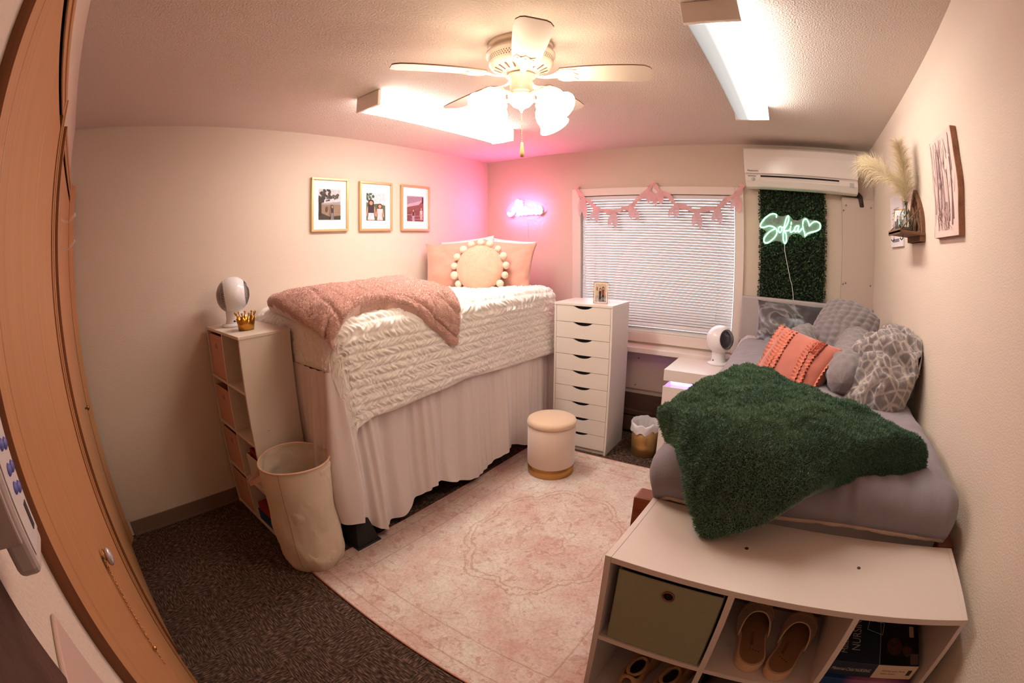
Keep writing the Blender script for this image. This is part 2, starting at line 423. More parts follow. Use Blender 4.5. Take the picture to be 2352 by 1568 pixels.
# gold chain hanging on the pearl knob
ch = MB(M('gold chain',(214,164,92),.25,metal=1.))
for off,ln in ((-.004,.235),(.004,.245),(.009,.31)):
    z = 1.047
    for i in range(int(ln/.006)):
        zz = z-i*.006; a = rng.random()*.6
        xx = 1.966+off+.002*sin(i*1.7)
        t = np.linspace(0,2*pi,7)[:-1]
        ex = np.array([1,0,0]) if i%2 else np.array([.3,.95,0])
        P = np.array([(xx,.0225,zz)])+.0032*np.cos(t)[:,None]*ex+.0042*np.sin(t)[:,None]*np.array([0,0,1.])
        ch.tube(P,.0009,4,closed=True)
t = np.linspace(0,pi,10); P = np.stack([1.957+.013*np.cos(t),.026+0*t,1.047+.018*np.sin(t)],1); ch.tube(P,.0016,5)
ch.sphere((1.975,.024,.80),.006,8,6); ch.sphere((1.966,.024,.79),.004,8,6)
ch.build('necklace', label='gold chain necklace hanging from the pearl knob of the near closet door', cat='necklace')
# clear acrylic hook rack on the far closet door
hk = thing('hook_rack', 'clear acrylic double hook rack on the far oak closet door', 'hook rack', (.93,.017,1.66))
m = MB(CLEAR); m.box(.90,.99,.0172,.0195,1.67,1.93); m.build('back_plate', hk)
for zz in (1.80,1.70):
    for i in range(4):
        x = .905+i*.024; t = np.linspace(0,1,9)
        P = np.stack([x-.0*t, .02+.062*t, zz-.018*np.sin(t*pi)+.012*t],1)
        q = MB(CLEAR); q.tube(P,.0022,6); q.sphere(P[-1],.0055,10,7); q.build('hook', hk)

# pipe chase in the far right corner, beige board below the window
ch_ = MB(M('chase cover paint',(206,186,172),.7,bump=.1,bscale=170))
ch_.box(3.262,W,L-.052,L,0,2.06); ch_.box(3.40,W,L-.052,L,2.06,2.20)
ch_.build('trim_1', kind=S, bev=.002)
sc_ = MB(SCREW)
for x,z in ((3.295,2.0),(3.295,1.43),(3.508,2.0),(3.508,1.43),(3.272,1.96),(3.272,1.42)):
    sc_ = MB(SCREW); sc_.lathe([(.0075,0),(.006,-.003),(.0001,-.004)],(x,L-.052,z),12,axis=1); sc_.build('screw', bpy.data.objects['trim_1'])
tb = MB(M('panel paint',(206,184,170),.7)); tb.box(WX0-.1,2.45,L-.02,L-.001,.395,.72); tb.build('trim_2', kind=S, bev=.002)
for x,z in ((1.60,.665),(1.585,.43),(1.25,.665)):
    q = MB(SCREW); q.lathe([(.007,0),(.005,-.003),(.0001,-.004)],(x,L-.02,z),10,axis=1); q.build('screw', bpy.data.objects['trim_2'])

# ------------------------------------------------------------------ window
win = thing('window_1', None, None, ((WX0+WX1)/2,L,WZ0), kind=S)
c = MB(M('casing paint',(236,220,210),.5))
t_ = .019
c.box(.952,WX0,L-t_,L,.80,2.09); c.box(WX1,2.455,L-t_,L,.80,2.09); c.box(WX0,WX1,L-t_,L,WZ1,2.09); c.box(WX0,WX1,L-t_,L,.805,WZ0)
c.build('casing', win, bev=.003)
fr = MB(M('vinyl frame',(238,236,236),.4))
fr.box(WX0,WX0+.012,L+.03,L+.09,WZ0,WZ1); fr.box(WX1-.012,WX1,L+.03,L+.09,WZ0,WZ1); fr.box(WX0,WX1,L+.03,L+.09,WZ1-.035,WZ1); fr.box(WX0,WX1,L+.03,L+.09,WZ0,WZ0+.04)
fr.build('window_frame', win, bev=.002)
MB(M('window glass',(250,252,255),.02,trans=1.,ior=1.1)).box(WX0+.03,WX1-.03,L+.065,L+.068,WZ0+.03,WZ1-.03).build('pane', win)
sl = MB(M('sill paint',(236,222,212),.45)); sl.box(.94,2.47,L-.165,L+.0,.742,.785); sl.build('window_sill', win, bev=.005)

bl = thing('window_blind', 'white mini blind lowered over the whole window', 'window blind', ((WX0+WX1)/2,L,WZ1))
SLAT = M('blind slat',(226,220,222),.45)
m = MB(SLAT)
pitch = .0225; tilt = rad(56); hw = .0122; nsl = 0
z = 1.975
while z > .962:
    n = 5; u = np.linspace(-1,1,n)
    yy = L+.014-hw*u*cos(tilt); zz = z-hw*u*sin(tilt); cr = .0018*(1-u**2)
    yy2 = yy-cr*sin(tilt); zz2 = zz+cr*cos(tilt)
    P = np.stack([np.stack([np.full(n,WX0+.011),yy2,zz2],1),np.stack([np.full(n,WX1-.011),yy2,zz2],1)],0)
    m.grid(P); z -= pitch
m.build('slats', bl)
MB(SLAT).box(WX0+.006,WX1-.006,L-.004,L+.03,1.99,2.02).build('headrail', bl, bev=.002)
MB(SLAT).box(WX0+.012,WX1-.012,L+.003,L+.026,.935,.953).build('bottom_rail', bl, bev=.003)
for x in (1.16,2.24): MB(PAPER).tube([(x,L+.001,1.99),(x,L+.001,.95)],.0012,6).build('cord', bl)
MB(CLEAR).tube([(1.075,L-.006,1.99),(1.073,L-.008,1.2)],.004,8).build('wand', bl)
MB(PAPER).tube([(2.33,L-.004,1.99),(2.335,L-.006,1.80),(2.33,L-.006,1.80),(2.325,L-.004,1.99)],.0012,6).build('lift_cord', bl)

# pink ribbon garland
g = [(1.009,2.087),(1.057,2.016),(1.12,1.979),(1.189,1.913),(1.265,1.895),(1.35,1.877),(1.435,1.905),(1.511,1.921),(1.56,1.975),(1.657,2.045),(1.688,2.096),(1.719,2.096),(1.764,2.044),(1.836,2.012),(1.893,1.942),(1.977,1.919),(2.067,1.889),(2.15,1.91),(2.239,1.918),(2.316,1.981),(2.381,2.019),(2.446,2.076)]
gl = thing('ribbon_garland', 'pink ribbon garland swagged across the top of the window', 'garland', (1.73,L-.03,1.88))
RIB = M('pink tulle ribbon',(255,206,208),.7,var=.05,vscale=30,sheen=.3,transl=.35)
RIB2 = M('pale pink tulle tail',(255,222,226),.75,alpha=.9,transl=.55)
P = smoothpath([(x,L-.032,z) for x,z in g],6)
m = MB(RIB); k_ = len(P); s_ = np.arange(k_)
d = np.gradient(P,axis=0); d /= np.linalg.norm(d,axis=1,keepdims=True)
nz = np.cross(d,[0,1,0]); tw = .7+.55*np.sin(s_*.9)+.2*np.sin(s_*2.3)
wd = .024*(.55+.45*np.abs(np.sin(s_*.26+.4)))
rows = []
for q in np.linspace(-1,1,5):
    off = wd[:,None]*q*(nz*np.abs(np.cos(tw*.5))[:,None]+np.array([0,-1,0])*np.sin(tw*.9)[:,None]*.5)
    rows.append(P+off+np.array([0,-.003,0])*np.cos(3*q+s_*.8)[:,None])
m.grid(np.stack(rows,1)); 
for x,z in ((1.009,2.087),(1.70,2.096),(2.446,2.076)):
    for a in (-.5,.45): 
        m.poly([(x,L-.034,z-.012),(x+.028*a-.012,L-.042,z+.035),(x+.028*a+.018,L-.038,z+.03)])
m.build('ribbon', gl)
for i,(x,z,ln,dx) in enumerate([(1.057,2.016,.17,-.02),(1.189,1.913,.105,-.045),(1.35,1.877,.12,-.035),(1.511,1.921,.10,.01),(1.67,2.05,.10,.005),(1.75,2.045,.09,-.03),(1.893,1.942,.10,-.05),(2.067,1.889,.12,-.02),(2.239,1.918,.11,-.03),(2.40,2.02,.11,-.04)]):
    for j in (0,1):
        m = MB(RIB if (i in (0,4,5,9)) and j else RIB2)
        dd = dx+(j*.062); t = np.linspace(0,1,9); l2 = ln*1.18*(1. if j else .88)
        cx = x+dd*t**.8; cz = z-l2*t; w_ = .028*np.sin(np.clip(t*.93+.06,0,1)*pi)**.7
        rows = [np.stack([cx+q*w_, np.full(9,L-.036)-.01*t+.006*q*np.sin(t*5), cz+.006*q],1) for q in (-1,-.3,.3,1)]
        m.grid(np.stack(rows,1)); m.build('ribbon_tail', gl)

# baseboard heater below the window
ht = thing('baseboard_heater', 'brown metal baseboard heater behind the waste bin', 'heater', (1.9,L-.06,0))
m = MB(M('brown heater metal',(96,72,60),.5,metal=.3)); m.box(1.05,2.75,L-.075,L-.022,.03,.16); m.box(1.05,2.75,L-.068,L-.022,.175,.215); m.box(1.05,2.75,L-.03,L-.022,.02,.36)
m.build('housing', ht, bev=.004); MB(DARK).box(1.06,2.74,L-.066,L-.03,.155,.178).build('slot', ht)
# ------------------------------------------------------------------ left: cube organiser with pink bins
LAM = M('cube laminate',(228,212,196),.4)
LAMD = M('cube inside',(206,186,166),.55)
ol = thing('cube_organizer', 'tall white cube organizer with pink bins beside the foot of the tall bed', 'shelf unit', (.335,1.07,0))
X0,X1,Y0,Y1,HT = .027,.640,.914,1.226,1.191
for a in (X0,X1-.016): MB(LAM).box(a,a+.016,Y0+.004,Y1,0,HT-.016).build('side_panel', ol, bev=.001)
m = MB(LAM); m.box(X0-.002,X1+.002,Y0,Y1+.002,HT-.016,HT); m.build('top_panel', ol, bev=.0015)
for i in range(4): MB(LAM).box(X0+.016,X1-.016,Y0+.006,Y1-.004,.012+i*.291,.028+i*.291).build('shelf_board', ol)
MB(LAM).box(.3275,.3435,Y0+.005,Y1-.004,.028,HT-.016).build('divider', ol)
MB(LAMD).box(X0+.01,X1-.01,Y1-.006,Y1-.002,.01,HT-.016).build('back_panel', ol)
for y,z in ((1.03,.90),(1.02,.68),(1.2,.62)):
    m = MB(PAPER); m.lathe([(.006,-.001),(.006,.0015),(.0001,.003)],(X1,y,z),12,axis=0); m.build('screw_cap', ol)
PINKB = M('pink bin canvas',(210,160,140),.9,bump=.15,bscale=400)
for i,(lb) in enumerate(['bottom row','second row from the floor','third row from the floor','top row']):
    z0 = .029+i*.291
    b_ = thing('fabric_bin', f'pink fabric bin in the {lb} of the tall cube organizer', 'bin', (.185,1.06,z0), 'pink fabric bins in the tall cube organizer')
    hh = .225 if i == 2 else .245; hh = .252 if i == 3 else hh
    m = MB(PINKB); x0,x1,y0,y1 = .047,.324,Y0+.012,Y1-.02
    m.box(x0,x1,y0,y0+.006,z0,z0+hh); m.box(x0,x1,y1-.006,y1,z0,z0+hh); m.box(x0,x0+.006,y0,y1,z0,z0+hh); m.box(x1-.006,x1,y0,y1,z0,z0+hh); m.box(x0,x1,y0,y1,z0,z0+.005)
    m.build('body', b_, bev=.002)
    m = MB(M('dark grommet',(70,44,36),.4)); m.lathe([(.017,0),(.017,.003),(.011,.003),(.011,0)],(.185,y0-.001,z0+hh*.74),20,axis=1,caps=False); m.use(DARK); m.lathe([(.0115,-.0008),(.0001,-.0009)],(.185,y0+.001,z0+hh*.74),20,axis=1); m.build('grommet', b_)
# right column: a lidless box of odds and ends, a blue book and a red book
bx = thing('storage_box', 'small white open box on the second shelf of the tall cube organizer', 'box', (.49,1.03,.319))
m = MB(M('grey white card',(214,204,196),.8)); x0,x1,y0,y1,z0,z1 = .40,.60,.935,1.15,.3195,.49
m.box(x0,x1,y0,y0+.003,z0,z1); m.box(x0,x1,y1-.003,y1,z0,z1); m.box(x0,x0+.003,y0,y1,z0,z1); m.box(x1-.003,x1,y0,y1,z0,z1); m.box(x0,x1,y0,y1,z0,z0+.003); m.build('body', bx, bev=.001)
m = MB(M('red paper',(150,52,40),.7)); m.hexa([(.41,.95,.33),(.59,.95,.33),(.59,1.0,.33),(.41,1.0,.33)],[(.41,.96,.515),(.59,.96,.50),(.59,1.0,.50),(.41,1.0,.51)]); m.build('booklet', label='small red booklet standing in the white box on the tall cube organizer', cat='booklet')
m = MB(M('dark paper',(44,40,44),.7)); m.hexa([(.41,1.02,.33),(.59,1.02,.33),(.59,1.1,.33),(.41,1.1,.33)],[(.41,1.03,.51),(.59,1.03,.53),(.59,1.1,.52),(.41,1.1,.50)]); m.build('notebook', label='dark notebook standing in the white box on the tall cube organizer', cat='notebook')
def book(name, label, c, size, cover, T=None, spine=0):
    """lying book: spine faces -y"""
    b_ = thing(name, label, 'book', c)
    x,y,z = c; w,d,t = size
    m = MB(cover); m.T = T
    m.box(x-w/2,x+w/2,y-d/2,y+d/2,z,z+.003); m.box(x-w/2,x+w/2,y-d/2,y+d/2,z+t-.003,z+t); m.box(x-w/2,x+w/2,y-d/2,y-d/2+.004,z+.002,z+t-.002); m.build('cover', b_, bev=.001)
    m = MB(M('book pages',(226,216,198),.9,stretch=(1,1,60),var=.15,vscale=20)); m.T = T; m.box(x-w/2+.004,x+w/2-.004,y-d/2+.004,y+d/2-.004,z+.003,z+t-.003); m.build('pages', b_)
    return b_
# books standing on their fore-edge look: blue album on the bottom shelf with a red one on it
book('album','blue album lying on the bottom shelf of the tall cube organizer', (.50,1.03,.0285), (.24,.20,.075), M('blue cover',(34,64,112),.6))
book('book','red book lying on the blue album in the tall cube organizer', (.505,1.03,.1045), (.22,.19,.05), M('red cover',(150,42,34),.6))

# ------------------------------------------------------------------ globe fans
def globe_fan(name, label, loc, rotz, tilt=8):
    f = thing(name, label, 'fan', loc, rotz=rotz)
    # local frame: front of the fan faces +x
    def loc_(mb): mb.T = (np.eye(3), np.array(loc,float)); return mb
    R = .105; hz = .182
    m = loc_(MB(WHITEG)); m.lathe([(.083,0),(.085,.006),(.084,.012),(.06,.018),(.0,.02)],(0,0,0),36); m.build('base', f)
    m = loc_(MB(WHITEG)); m.lathe([(.062,.012),(.056,.026),(.053,.05),(.054,.09),(.058,.1)],(0,0,0),36,caps=False); m.use(DARK); m.lathe([(.008,0),(.0001,.001)],(.0,-.055,.03),10,ax=(0,-1,0)); m.build('neck', f)
    a = np.array([cos(rad(tilt)),0,sin(rad(tilt))])
    m = loc_(MB(WHITEG)); th = np.linspace(rad(42),rad(118),18)
    m.lathe([(R*sin(t),-R*-cos(t)) for t in th],(0,0,hz),44,ax=a,caps=False)
    m.lathe([(R*sin(t)-.0,R*cos(t)) for t in th][-1:]+[(R*.8,R*cos(th[-1])),(R*.6,R*.2),(R*.62,R*cos(th[0])-.003),(R*sin(th[0]),R*cos(th[0]))],(0,0,hz),44,ax=a,caps=False); m.build('globe_shell', f)
    GR = M('chrome grey grille',(120,116,122),.3,metal=.6)
    e2 = np.array([0,1.,0]); e1 = np.cross(e2,a); C = np.array([0,0,hz])
    m = loc_(MB(M('fan inside',(34,32,36),.6))); m.lathe([(R*.7,R*.55),(.0001,R*.55)],(0,0,hz),30,ax=a); m.use(M('fan rear inside',(96,86,86),.6)); th2 = np.linspace(rad(116),rad(179),9); m.lathe([(R*.93*sin(t),R*.93*cos(t)) for t in th2],(0,0,hz),30,ax=a,caps=False); m.build('fan_inside', f)
    m = loc_(MB(GR)); n = 30
    for i in range(n):
        t0 = 2*pi*i/n; q = np.linspace(.22,1,9); an = t0+1.5*(1-q); rr = R*.665*q
        P = C+a*np.sqrt(np.maximum(R*R-rr*rr,0))[:,None]+rr[:,None]*(np.cos(an)[:,None]*e1+np.sin(an)[:,None]*e2); m.tube(P,.0014,4)
    m.lathe([(R*.66,R*.70),(R*.70,R*.735),(R*.675,R*.755),(R*.65,R*.74)],(0,0,hz),44,ax=a,caps=False)
    m.use(M('grille hub',(96,92,100),.35,metal=.5)); m.lathe([(.024,R*.965),(.022,R*.99),(.0001,R*1.0)],(0,0,hz),24,ax=a); m.build('front_grille', f)
    m = loc_(MB(M('rear louvre plastic',(206,200,204),.35))); n = 56
    for i in range(n):
        t0 = 2*pi*i/n; ph = np.linspace(rad(118),rad(152),6)
        P = C+a*(R*np.cos(ph))[:,None]+(R*np.sin(ph))[:,None]*(cos(t0)*e1+sin(t0)*e2); m.tube(P,.0022,4)
        if i%1 == 0:
            ph = np.linspace(rad(154),rad(178),6); P = C+a*(R*np.cos(ph))[:,None]+(R*np.sin(ph))[:,None]*(cos(t0)*e1+sin(t0)*e2); m.tube(P,.0018,4)
    for p0 in (118,135,153,166): m.lathe([(R*sin(rad(p0))*1.0,R*cos(rad(p0))),(R*sin(rad(p0+2.5))*1.004,R*cos(rad(p0+2.5))*1.004)],(0,0,hz),44,ax=a,caps=False)
    m.build('rear_louvre', f)
    return f
globe_fan('globe_fan','white globe fan on the tall cube organizer turned towards the right',(.205,1.06,HT),rad(70),4)
globe_fan('globe_fan','white globe fan on the nightstand below the window facing the room',(2.325,3.50,.7575),rad(-38),10)

# gold crown
m = MB(M('gold crown',(206,148,66),.25,metal=1.)); 
n = 60; t = np.linspace(0,2*pi,n,endpoint=False); c = np.array([.44,1.045,HT])
saw = np.abs(((t*9/(2*pi))%1)-.5)*2
rows = [c+np.stack([r*np.cos(t),r*np.sin(t),z],1) for r,z in ((.0,0*t+.002),(.046,0*t),(.05,0*t+.03),(.056,.058+.028*saw**1.3),(.0535,.058+.028*saw**1.3),(.047,0*t+.03),(.044,0*t+.004),(0,0*t+.005))]
m.grid(np.stack(rows,0),closev=True)
for i in range(9):
    a = 2*pi*(i)/9; m.sphere((c[0]+.060*cos(a),c[1]+.060*sin(a),c[2]+.093),.0062,10,8); m.tube([c+[.056*cos(a),.056*sin(a),.08],c+[.060*cos(a),.060*sin(a),.092]],.0035,6)
m.build('crown', label='small gold crown ornament on the tall cube organizer beside the fan', cat='crown')

# ------------------------------------------------------------------ laundry hamper
hc = np.array([.897,1.018,0]); CANV = M('natural canvas',(226,206,184),.92,bump=.25,bscale=300,var=.06,vscale=6)
hp = thing('laundry_hamper', 'round natural canvas laundry hamper standing open by the cube organizer', 'laundry hamper', tuple(hc))
n,k = 96,46; t = np.linspace(0,2*pi,n,endpoint=False); z = np.linspace(0,1,k)
T_,Z_ = np.meshgrid(t,z)
Rr = .180+.008*Z_+.004*np.sin(Z_*9+np.cos(T_*2)*1.5)*np.sin(Z_*pi)+.0065*fbm(np.cos(T_)*3.2,np.sin(T_)*3.2,Z_*5,4)*np.clip(1.1-Z_,.2,1)+.004*np.abs(fbm(np.cos(T_)*5,np.sin(T_)*5,Z_*9+np.cos(T_)*2))*np.clip(1.1-Z_,.1,1)
Rr = Rr-.014*np.exp(-(Z_/.05)**2); shx = -.018*np.sin(Z_*pi)*.5; 
zz = .60*Z_+.006*np.cos(T_*2+.6)*Z_
Po = np.stack([hc[0]+shx+Rr*np.cos(T_),hc[1]+Rr*np.sin(T_),zz],-1)
wr = .010*fbm(T_*3,Z_*7,3)
Ri = Rr-.005+np.where(Z_<.97,wr,0)
Pi = np.stack([hc[0]+shx+Ri*np.cos(T_),hc[1]+Ri*np.sin(T_),np.maximum(zz,.01)],-1)
m = MB(CANV); m.grid(Po,closev=True); m.grid(Pi[::-1],closev=True)
m.poly([tuple(p) for p in Pi[0]]); m.build('body', hp)
top = Po[-1].copy(); top[:,2] += .0; m = MB(M('hamper piping',(222,180,150),.8)); m.tube(smoothpath(top[::4],4,True),.0055,8,closed=True); m.build('rim_piping', hp)
m = MB(M('hamper seam',(176,146,116),.9)); i = int(n*(-52%360)/360); P = Po[:,i]+.001*(Po[:,i]-Pi[:,i])/.005; m.tube(P,.0016,5); m.build('seam', hp)
for ang in (-122,80):
    a = rad(ang); d = np.array([cos(a),sin(a),0]); s2 = np.array([-sin(a),cos(a),0])
    u = np.linspace(0,1,22); base = hc+[0,0,.0]; B = .186
    c_ = base+d*(B-.004+.082*np.sin(u*pi))[:,None]+s2*(-.06+.12*u)[:,None]+np.array([0,0,1])*(.53-.05*np.sin(u*pi))[:,None]
    rows = [c_+q*(np.array([0,0,1])*.9+d*.25) for q in (-.014,0,.014)]
    m = MB(M('hamper strap',(222,178,156),.8)); m.grid(np.stack(rows,1)); m.build('handle', hp)

# ------------------------------------------------------------------ pouf stool
sc = (1.35,2.71,.0085); st = thing('storage_stool','round cream velvet storage stool with a gold base band on the rug','stool', sc)
VEL = M('cream velvet',(232,204,186),.75,sheen=.6,bump=.04,bscale=300); VEL2 = M('peach velvet lid',(230,196,164),.7,sheen=.6)
m = MB(VEL); m.lathe([(.165,.07),(.168,.075),(.168,.362),(.164,.366)],sc,56,caps=False); m.build('body', st)
m = MB(M('stool gold band',(196,146,84),.35,metal=.85)); m.lathe([(.164,0),(.1655,.002),(.1655,.078),(.16,.08)],sc,56); m.build('base_band', st)
m = MB(VEL2); m.lathe([(.16,.364),(.170,.367),(.1725,.376),(.172,.390),(.165,.404),(.15,.412),(.1,.418),(.0,.420)],sc,56); m.build('lid', st)

# ------------------------------------------------------------------ tall drawer unit
du = thing('drawer_unit','tall white nine drawer unit in front of the window','drawer unit',(1.35,3.32,0))
ca = rad(1.98); T_al = (np.array([[cos(ca),-sin(ca),0],[sin(ca),cos(ca),0],[0,0,1.]]), np.array([1.59,3.136,0]))
aw,ad,ah = .471,.368,1.16
LAC = M('white foil',(236,224,212),.35); 
m = MB(LAC); m.T = T_al
m.box(-aw,-aw+.016,.0,ad,.0,ah-.018); m.box(-.016,0,.0,ad,0,ah-.018); m.box(-aw+.016,-.016,ad-.006,ad,0,ah-.018); m.box(-aw+.016,-.016,.012,ad,0,.03); m.build('carcass', du, bev=.0012)
m = MB(LAC); m.T = T_al; m.box(-aw-.001,.001,-.002,ad+.001,ah-.018,ah); m.build('top_panel', du, bev=.0015)
zb = [ .034+i*(ah-.018-.034)/9 for i in range(10)]
for i in range(9):
    z0,z1 = zb[i]+.0015, zb[i+1]-.0015
    xl,xr = -aw+.0185,-.0185; cx = (xl+xr)/2
    u = np.linspace(-1,1,15); ex = cx+.078*u; ez = z1-.024*(1-np.abs(u)**2.2)
    pts = [(xl,z0),(xr,z0),(xr,z1)]+[(a,b_) for a,b_ in zip(ex[::-1],ez[::-1])]+[(xl,z1)]
    m = MB(LAC); m.T = T_al
    np_ = len(pts); F = [(a,.001,b_) for a,b_ in pts]; B = [(a,.016,b_) for a,b_ in pts]
    m.add(F+B, [tuple(range(np_)),tuple(range(np_,2*np_))[::-1]]+[(j,j+np_,(j+1)%np_+np_,(j+1)%np_) for j in range(np_)], False)
    dr = m.build('drawer', du)
    q = MB(DARK); q.T = T_al; q.box(cx-.08,cx+.08,.0165,.03,z1-.03,z1+.0014); q.build('finger_slot', dr)
# photo frame and glass figurine on it
def P3(o,r,u,n): return lambda a,b,c=0.: tuple(np.array(o)+a*np.array(r)+b*np.array(u)+c*np.array(n))
FL = {}
def flat(col):
    key = tuple(col)
    if key not in FL: FL[key] = M('print %02x%02x%02x'%key, col, .55, var=.25, vscale=60)
    return FL[key]
def pic(mb, F, w, h, shapes, x0=0, y0=0, lift=.0005):
    """paint flat shapes: ('r',x,y,w,h,col) rect, ('p',pts,col) polygon, ('e',cx,cy,rx,ry,col) ellipse, in 0..1 of the print, clipped by construction"""
    for i,s in enumerate(shapes):
        l_ = lift+i*.00006
        mb.use(flat(s[-1]))
        if s[0] == 'r': pts = [(s[1],s[2]),(s[1]+s[3],s[2]),(s[1]+s[3],s[2]+s[4]),(s[1],s[2]+s[4])]
        elif s[0] == 'p': pts = s[1]
        else: pts = [(s[1]+s[3]*cos(a),s[2]+s[4]*sin(a)) for a in np.linspace(0,2*pi,14,endpoint=False)]
        pts = [(min(max(a,0),1),min(max(b_,0),1)) for a,b_ in pts]
        mb.poly([F(x0+a*w,y0+b_*h,l_) for a,b_ in pts])
def person(cx, foot, ht, hair, top, bottom, skin, lean=0., skirt=False, ws=1.25):
    """little printed figure"""
    hh = ht
    o = []
    cx0 = cx; cx = 0.
    hx = cx+lean*hh
    def wide(sh):
        return [(s[0],[(cx0+a*ws,b_) for a,b_ in s[1]],s[2]) if s[0]=='p' else (s[0],cx0+s[1]*ws,s[2],s[3]*ws,s[4],s[5]) for s in sh]
    o.append(('e',hx,foot+hh*.86,.085*hh*1.15,.125*hh,hair)); o.append(('p',[(hx-.10*hh,foot+hh*.60),(hx+.10*hh,foot+hh*.60),(hx+.085*hh,foot+hh*.9),(hx-.085*hh,foot+hh*.9)],hair))
    o.append(('p',[(cx-.075*hh,foot),(cx-.01*hh,foot),(cx,foot+hh*.3),(cx-.08*hh,foot+hh*.3)],skin)); o.append(('p',[(cx+.075*hh,foot),(cx+.01*hh,foot),(cx,foot+hh*.3),(cx+.08*hh,foot+hh*.3)],skin))
    o.append(('p',[(cx-.17*hh,foot+hh*.32),(cx-.13*hh,foot+hh*.32),(cx-.08*hh,foot+hh*.7),(cx-.13*hh,foot+hh*.7)],skin)); o.append(('p',[(cx+.17*hh,foot+hh*.32),(cx+.13*hh,foot+hh*.32),(cx+.08*hh,foot+hh*.7),(cx+.13*hh,foot+hh*.7)],skin))
    o.append(('p',[(cx-.12*hh,foot+(.16 if skirt else .02)*hh),(cx+.12*hh,foot+(.16 if skirt else .02)*hh),(cx+.09*hh,foot+hh*.46),(cx-.09*hh,foot+hh*.46)],bottom))
    o.append(('p',[(cx-.09*hh,foot+hh*.44),(cx+.09*hh,foot+hh*.44),(cx+.11*hh,foot+hh*.72),(cx-.11*hh,foot+hh*.72)],top))
    o.append(('e',hx,foot+hh*.84,.055*hh*1.1,.085*hh,skin))
    return wide(o)
r_,u_,n_ = axes(-72,8); o_ = np.array(T_al[0]@np.array([-.19,.09,0])+T_al[1]); o_[2] = ah+.001
pf = thing('photo_frame','gold glass photo frame standing on the tall drawer unit','photo frame', tuple(o_))
F = P3(o_,r_,u_,n_); m = MB(GOLD); w,h = .105,.155
for a in ((0,0,w,0),(0,h,w,h),(0,0,0,h),(w,0,w,h)):
    m.tube([F(a[0],a[1]),F(a[2],a[3])],.0028,6); m.tube([F(a[0],a[1],-.045),F(a[2],a[3],-.045)],.0018,6) if False else None
m.tube([F(w,0),F(w+.01,0,-.06),F(w+.01,h*.95,-.05),F(w,h)],.0016,6); m.build('frame', pf)
m = MB(PAPER); m.poly([F(.003,.003),F(w-.003,.003),F(w-.003,h-.003),F(.003,h-.003)])
pic(m,F,w-.02,h-.02,[('r',0,0,1,1,(216,190,160)),('r',.0,.0,1,.35,(190,170,150)),('r',.12,.62,.12,.2,(150,110,80))]+person(.45,.0,.78,(40,30,28),(34,40,44),(34,40,48),(206,160,130))+person(.7,.02,.84,(64,44,34),(136,64,52),(48,44,50),(206,160,130)),.01,.01)
m.build('photo', pf)
q = MB(CLEAR)
for i in range(9):
    c_ = F(.0+.012*i,.014+.02*rng.random(),.012+.008*rng.random()); q.lathe([(.001,-.012),(.010,0),(.001,.016)],(c_[0],c_[1],max(c_[2],ah+.013)),5,smooth=False)
q.build('glass_ornament', label='cluster of small clear glass crystals in front of the gold photo frame', cat='ornament')

# ------------------------------------------------------------------ nightstand with purple light
ns = thing('nightstand','white nightstand with a purple lit slot between the window and the grey bed','nightstand',(2.22,3.36,0))
NX0,NX1,NY0,NY1 = 2.0,2.44,3.13,3.575
GLOSS = M('nightstand gloss',(238,226,218),.25)
MB(GLOSS).box(NX0,NX1,NY0,NY1,.678,.757).build('top_box', ns, bev=.002)
m = MB(GLOSS); m.box(NX0,NX0+.016,NY0+.016,NY1,.0,.63); m.box(NX1-.016,NX1,NY0+.016,NY1,.0,.63); m.box(NX0+.016,NX1-.016,NY0+.02,NY1,.612,.63); m.box(NX0+.016,NX1-.016,NY1-.016,NY1,.05,.678); m.box(NX0+.016,NX1-.016,NY0+.03,NY1,.03,.06); m.box(NX1-.016,NX1,NY0+.1,NY1,.63,.678); m.build('carcass', ns, bev=.001)
for z0,z1 in ((.475,.636),(.05,.471)): MB(GLOSS).box(NX0,NX1,NY0,NY0+.016,z0,z1).build('drawer', ns, bev=.0015)
MB(emission('purple led',(.42,.16,1.),7)).box(NX0+.03,NX1-.02,NY0+.10,NY0+.11,.632,.677).build('light_strip', ns)

# ------------------------------------------------------------------ waste bin
tc_ = (1.838,3.335,.001); tb_ = thing('waste_bin','small brushed gold waste bin with a white liner by the drawer unit','waste bin',tc_)
m = MB(M('bin gold',(196,158,104),.35,metal=.9)); m.lathe([(.0,.0),(.098,0),(.1,.004),(.112,.245),(.108,.245),(.097,.006),(0,.006)],tc_,48); m.build('body', tb_)
t = np.linspace(0,2*pi,64,endpoint=False); nz = fbm(np.cos(t)*3,np.sin(t)*3,1)
rows = []
for q,(dr,dz) in enumerate([(.006,-.035),(.008,.0),(.010,.024),(.004,.034),(-.004,.03),(-.012,.0),(-.03,-.07)]):
    r = .112+dr+.007*fbm(np.cos(t)*4,np.sin(t)*4,q*.7); rows.append(np.stack([tc_[0]+r*np.cos(t),tc_[1]+r*np.sin(t),tc_[2]+.243+dz+.018*nz*(1 if q<2 else .6)],1))
m = MB(M('bin liner film',(246,240,244),.3,alpha=.92)); m.grid(np.stack(rows,0),closev=True); m.build('liner', tb_)

# ------------------------------------------------------------------ rug
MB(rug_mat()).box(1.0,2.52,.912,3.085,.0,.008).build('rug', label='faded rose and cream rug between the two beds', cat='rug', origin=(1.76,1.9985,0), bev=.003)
m = MB(M('rug binding',(206,140,120),.9)); m.tube([(1.0,.912,.005),(2.52,.912,.005),(2.52,3.085,.005),(1.0,3.085,.005),(1.0,.912,.005)],.0055,6); m.build('binding', bpy.data.objects['rug'])
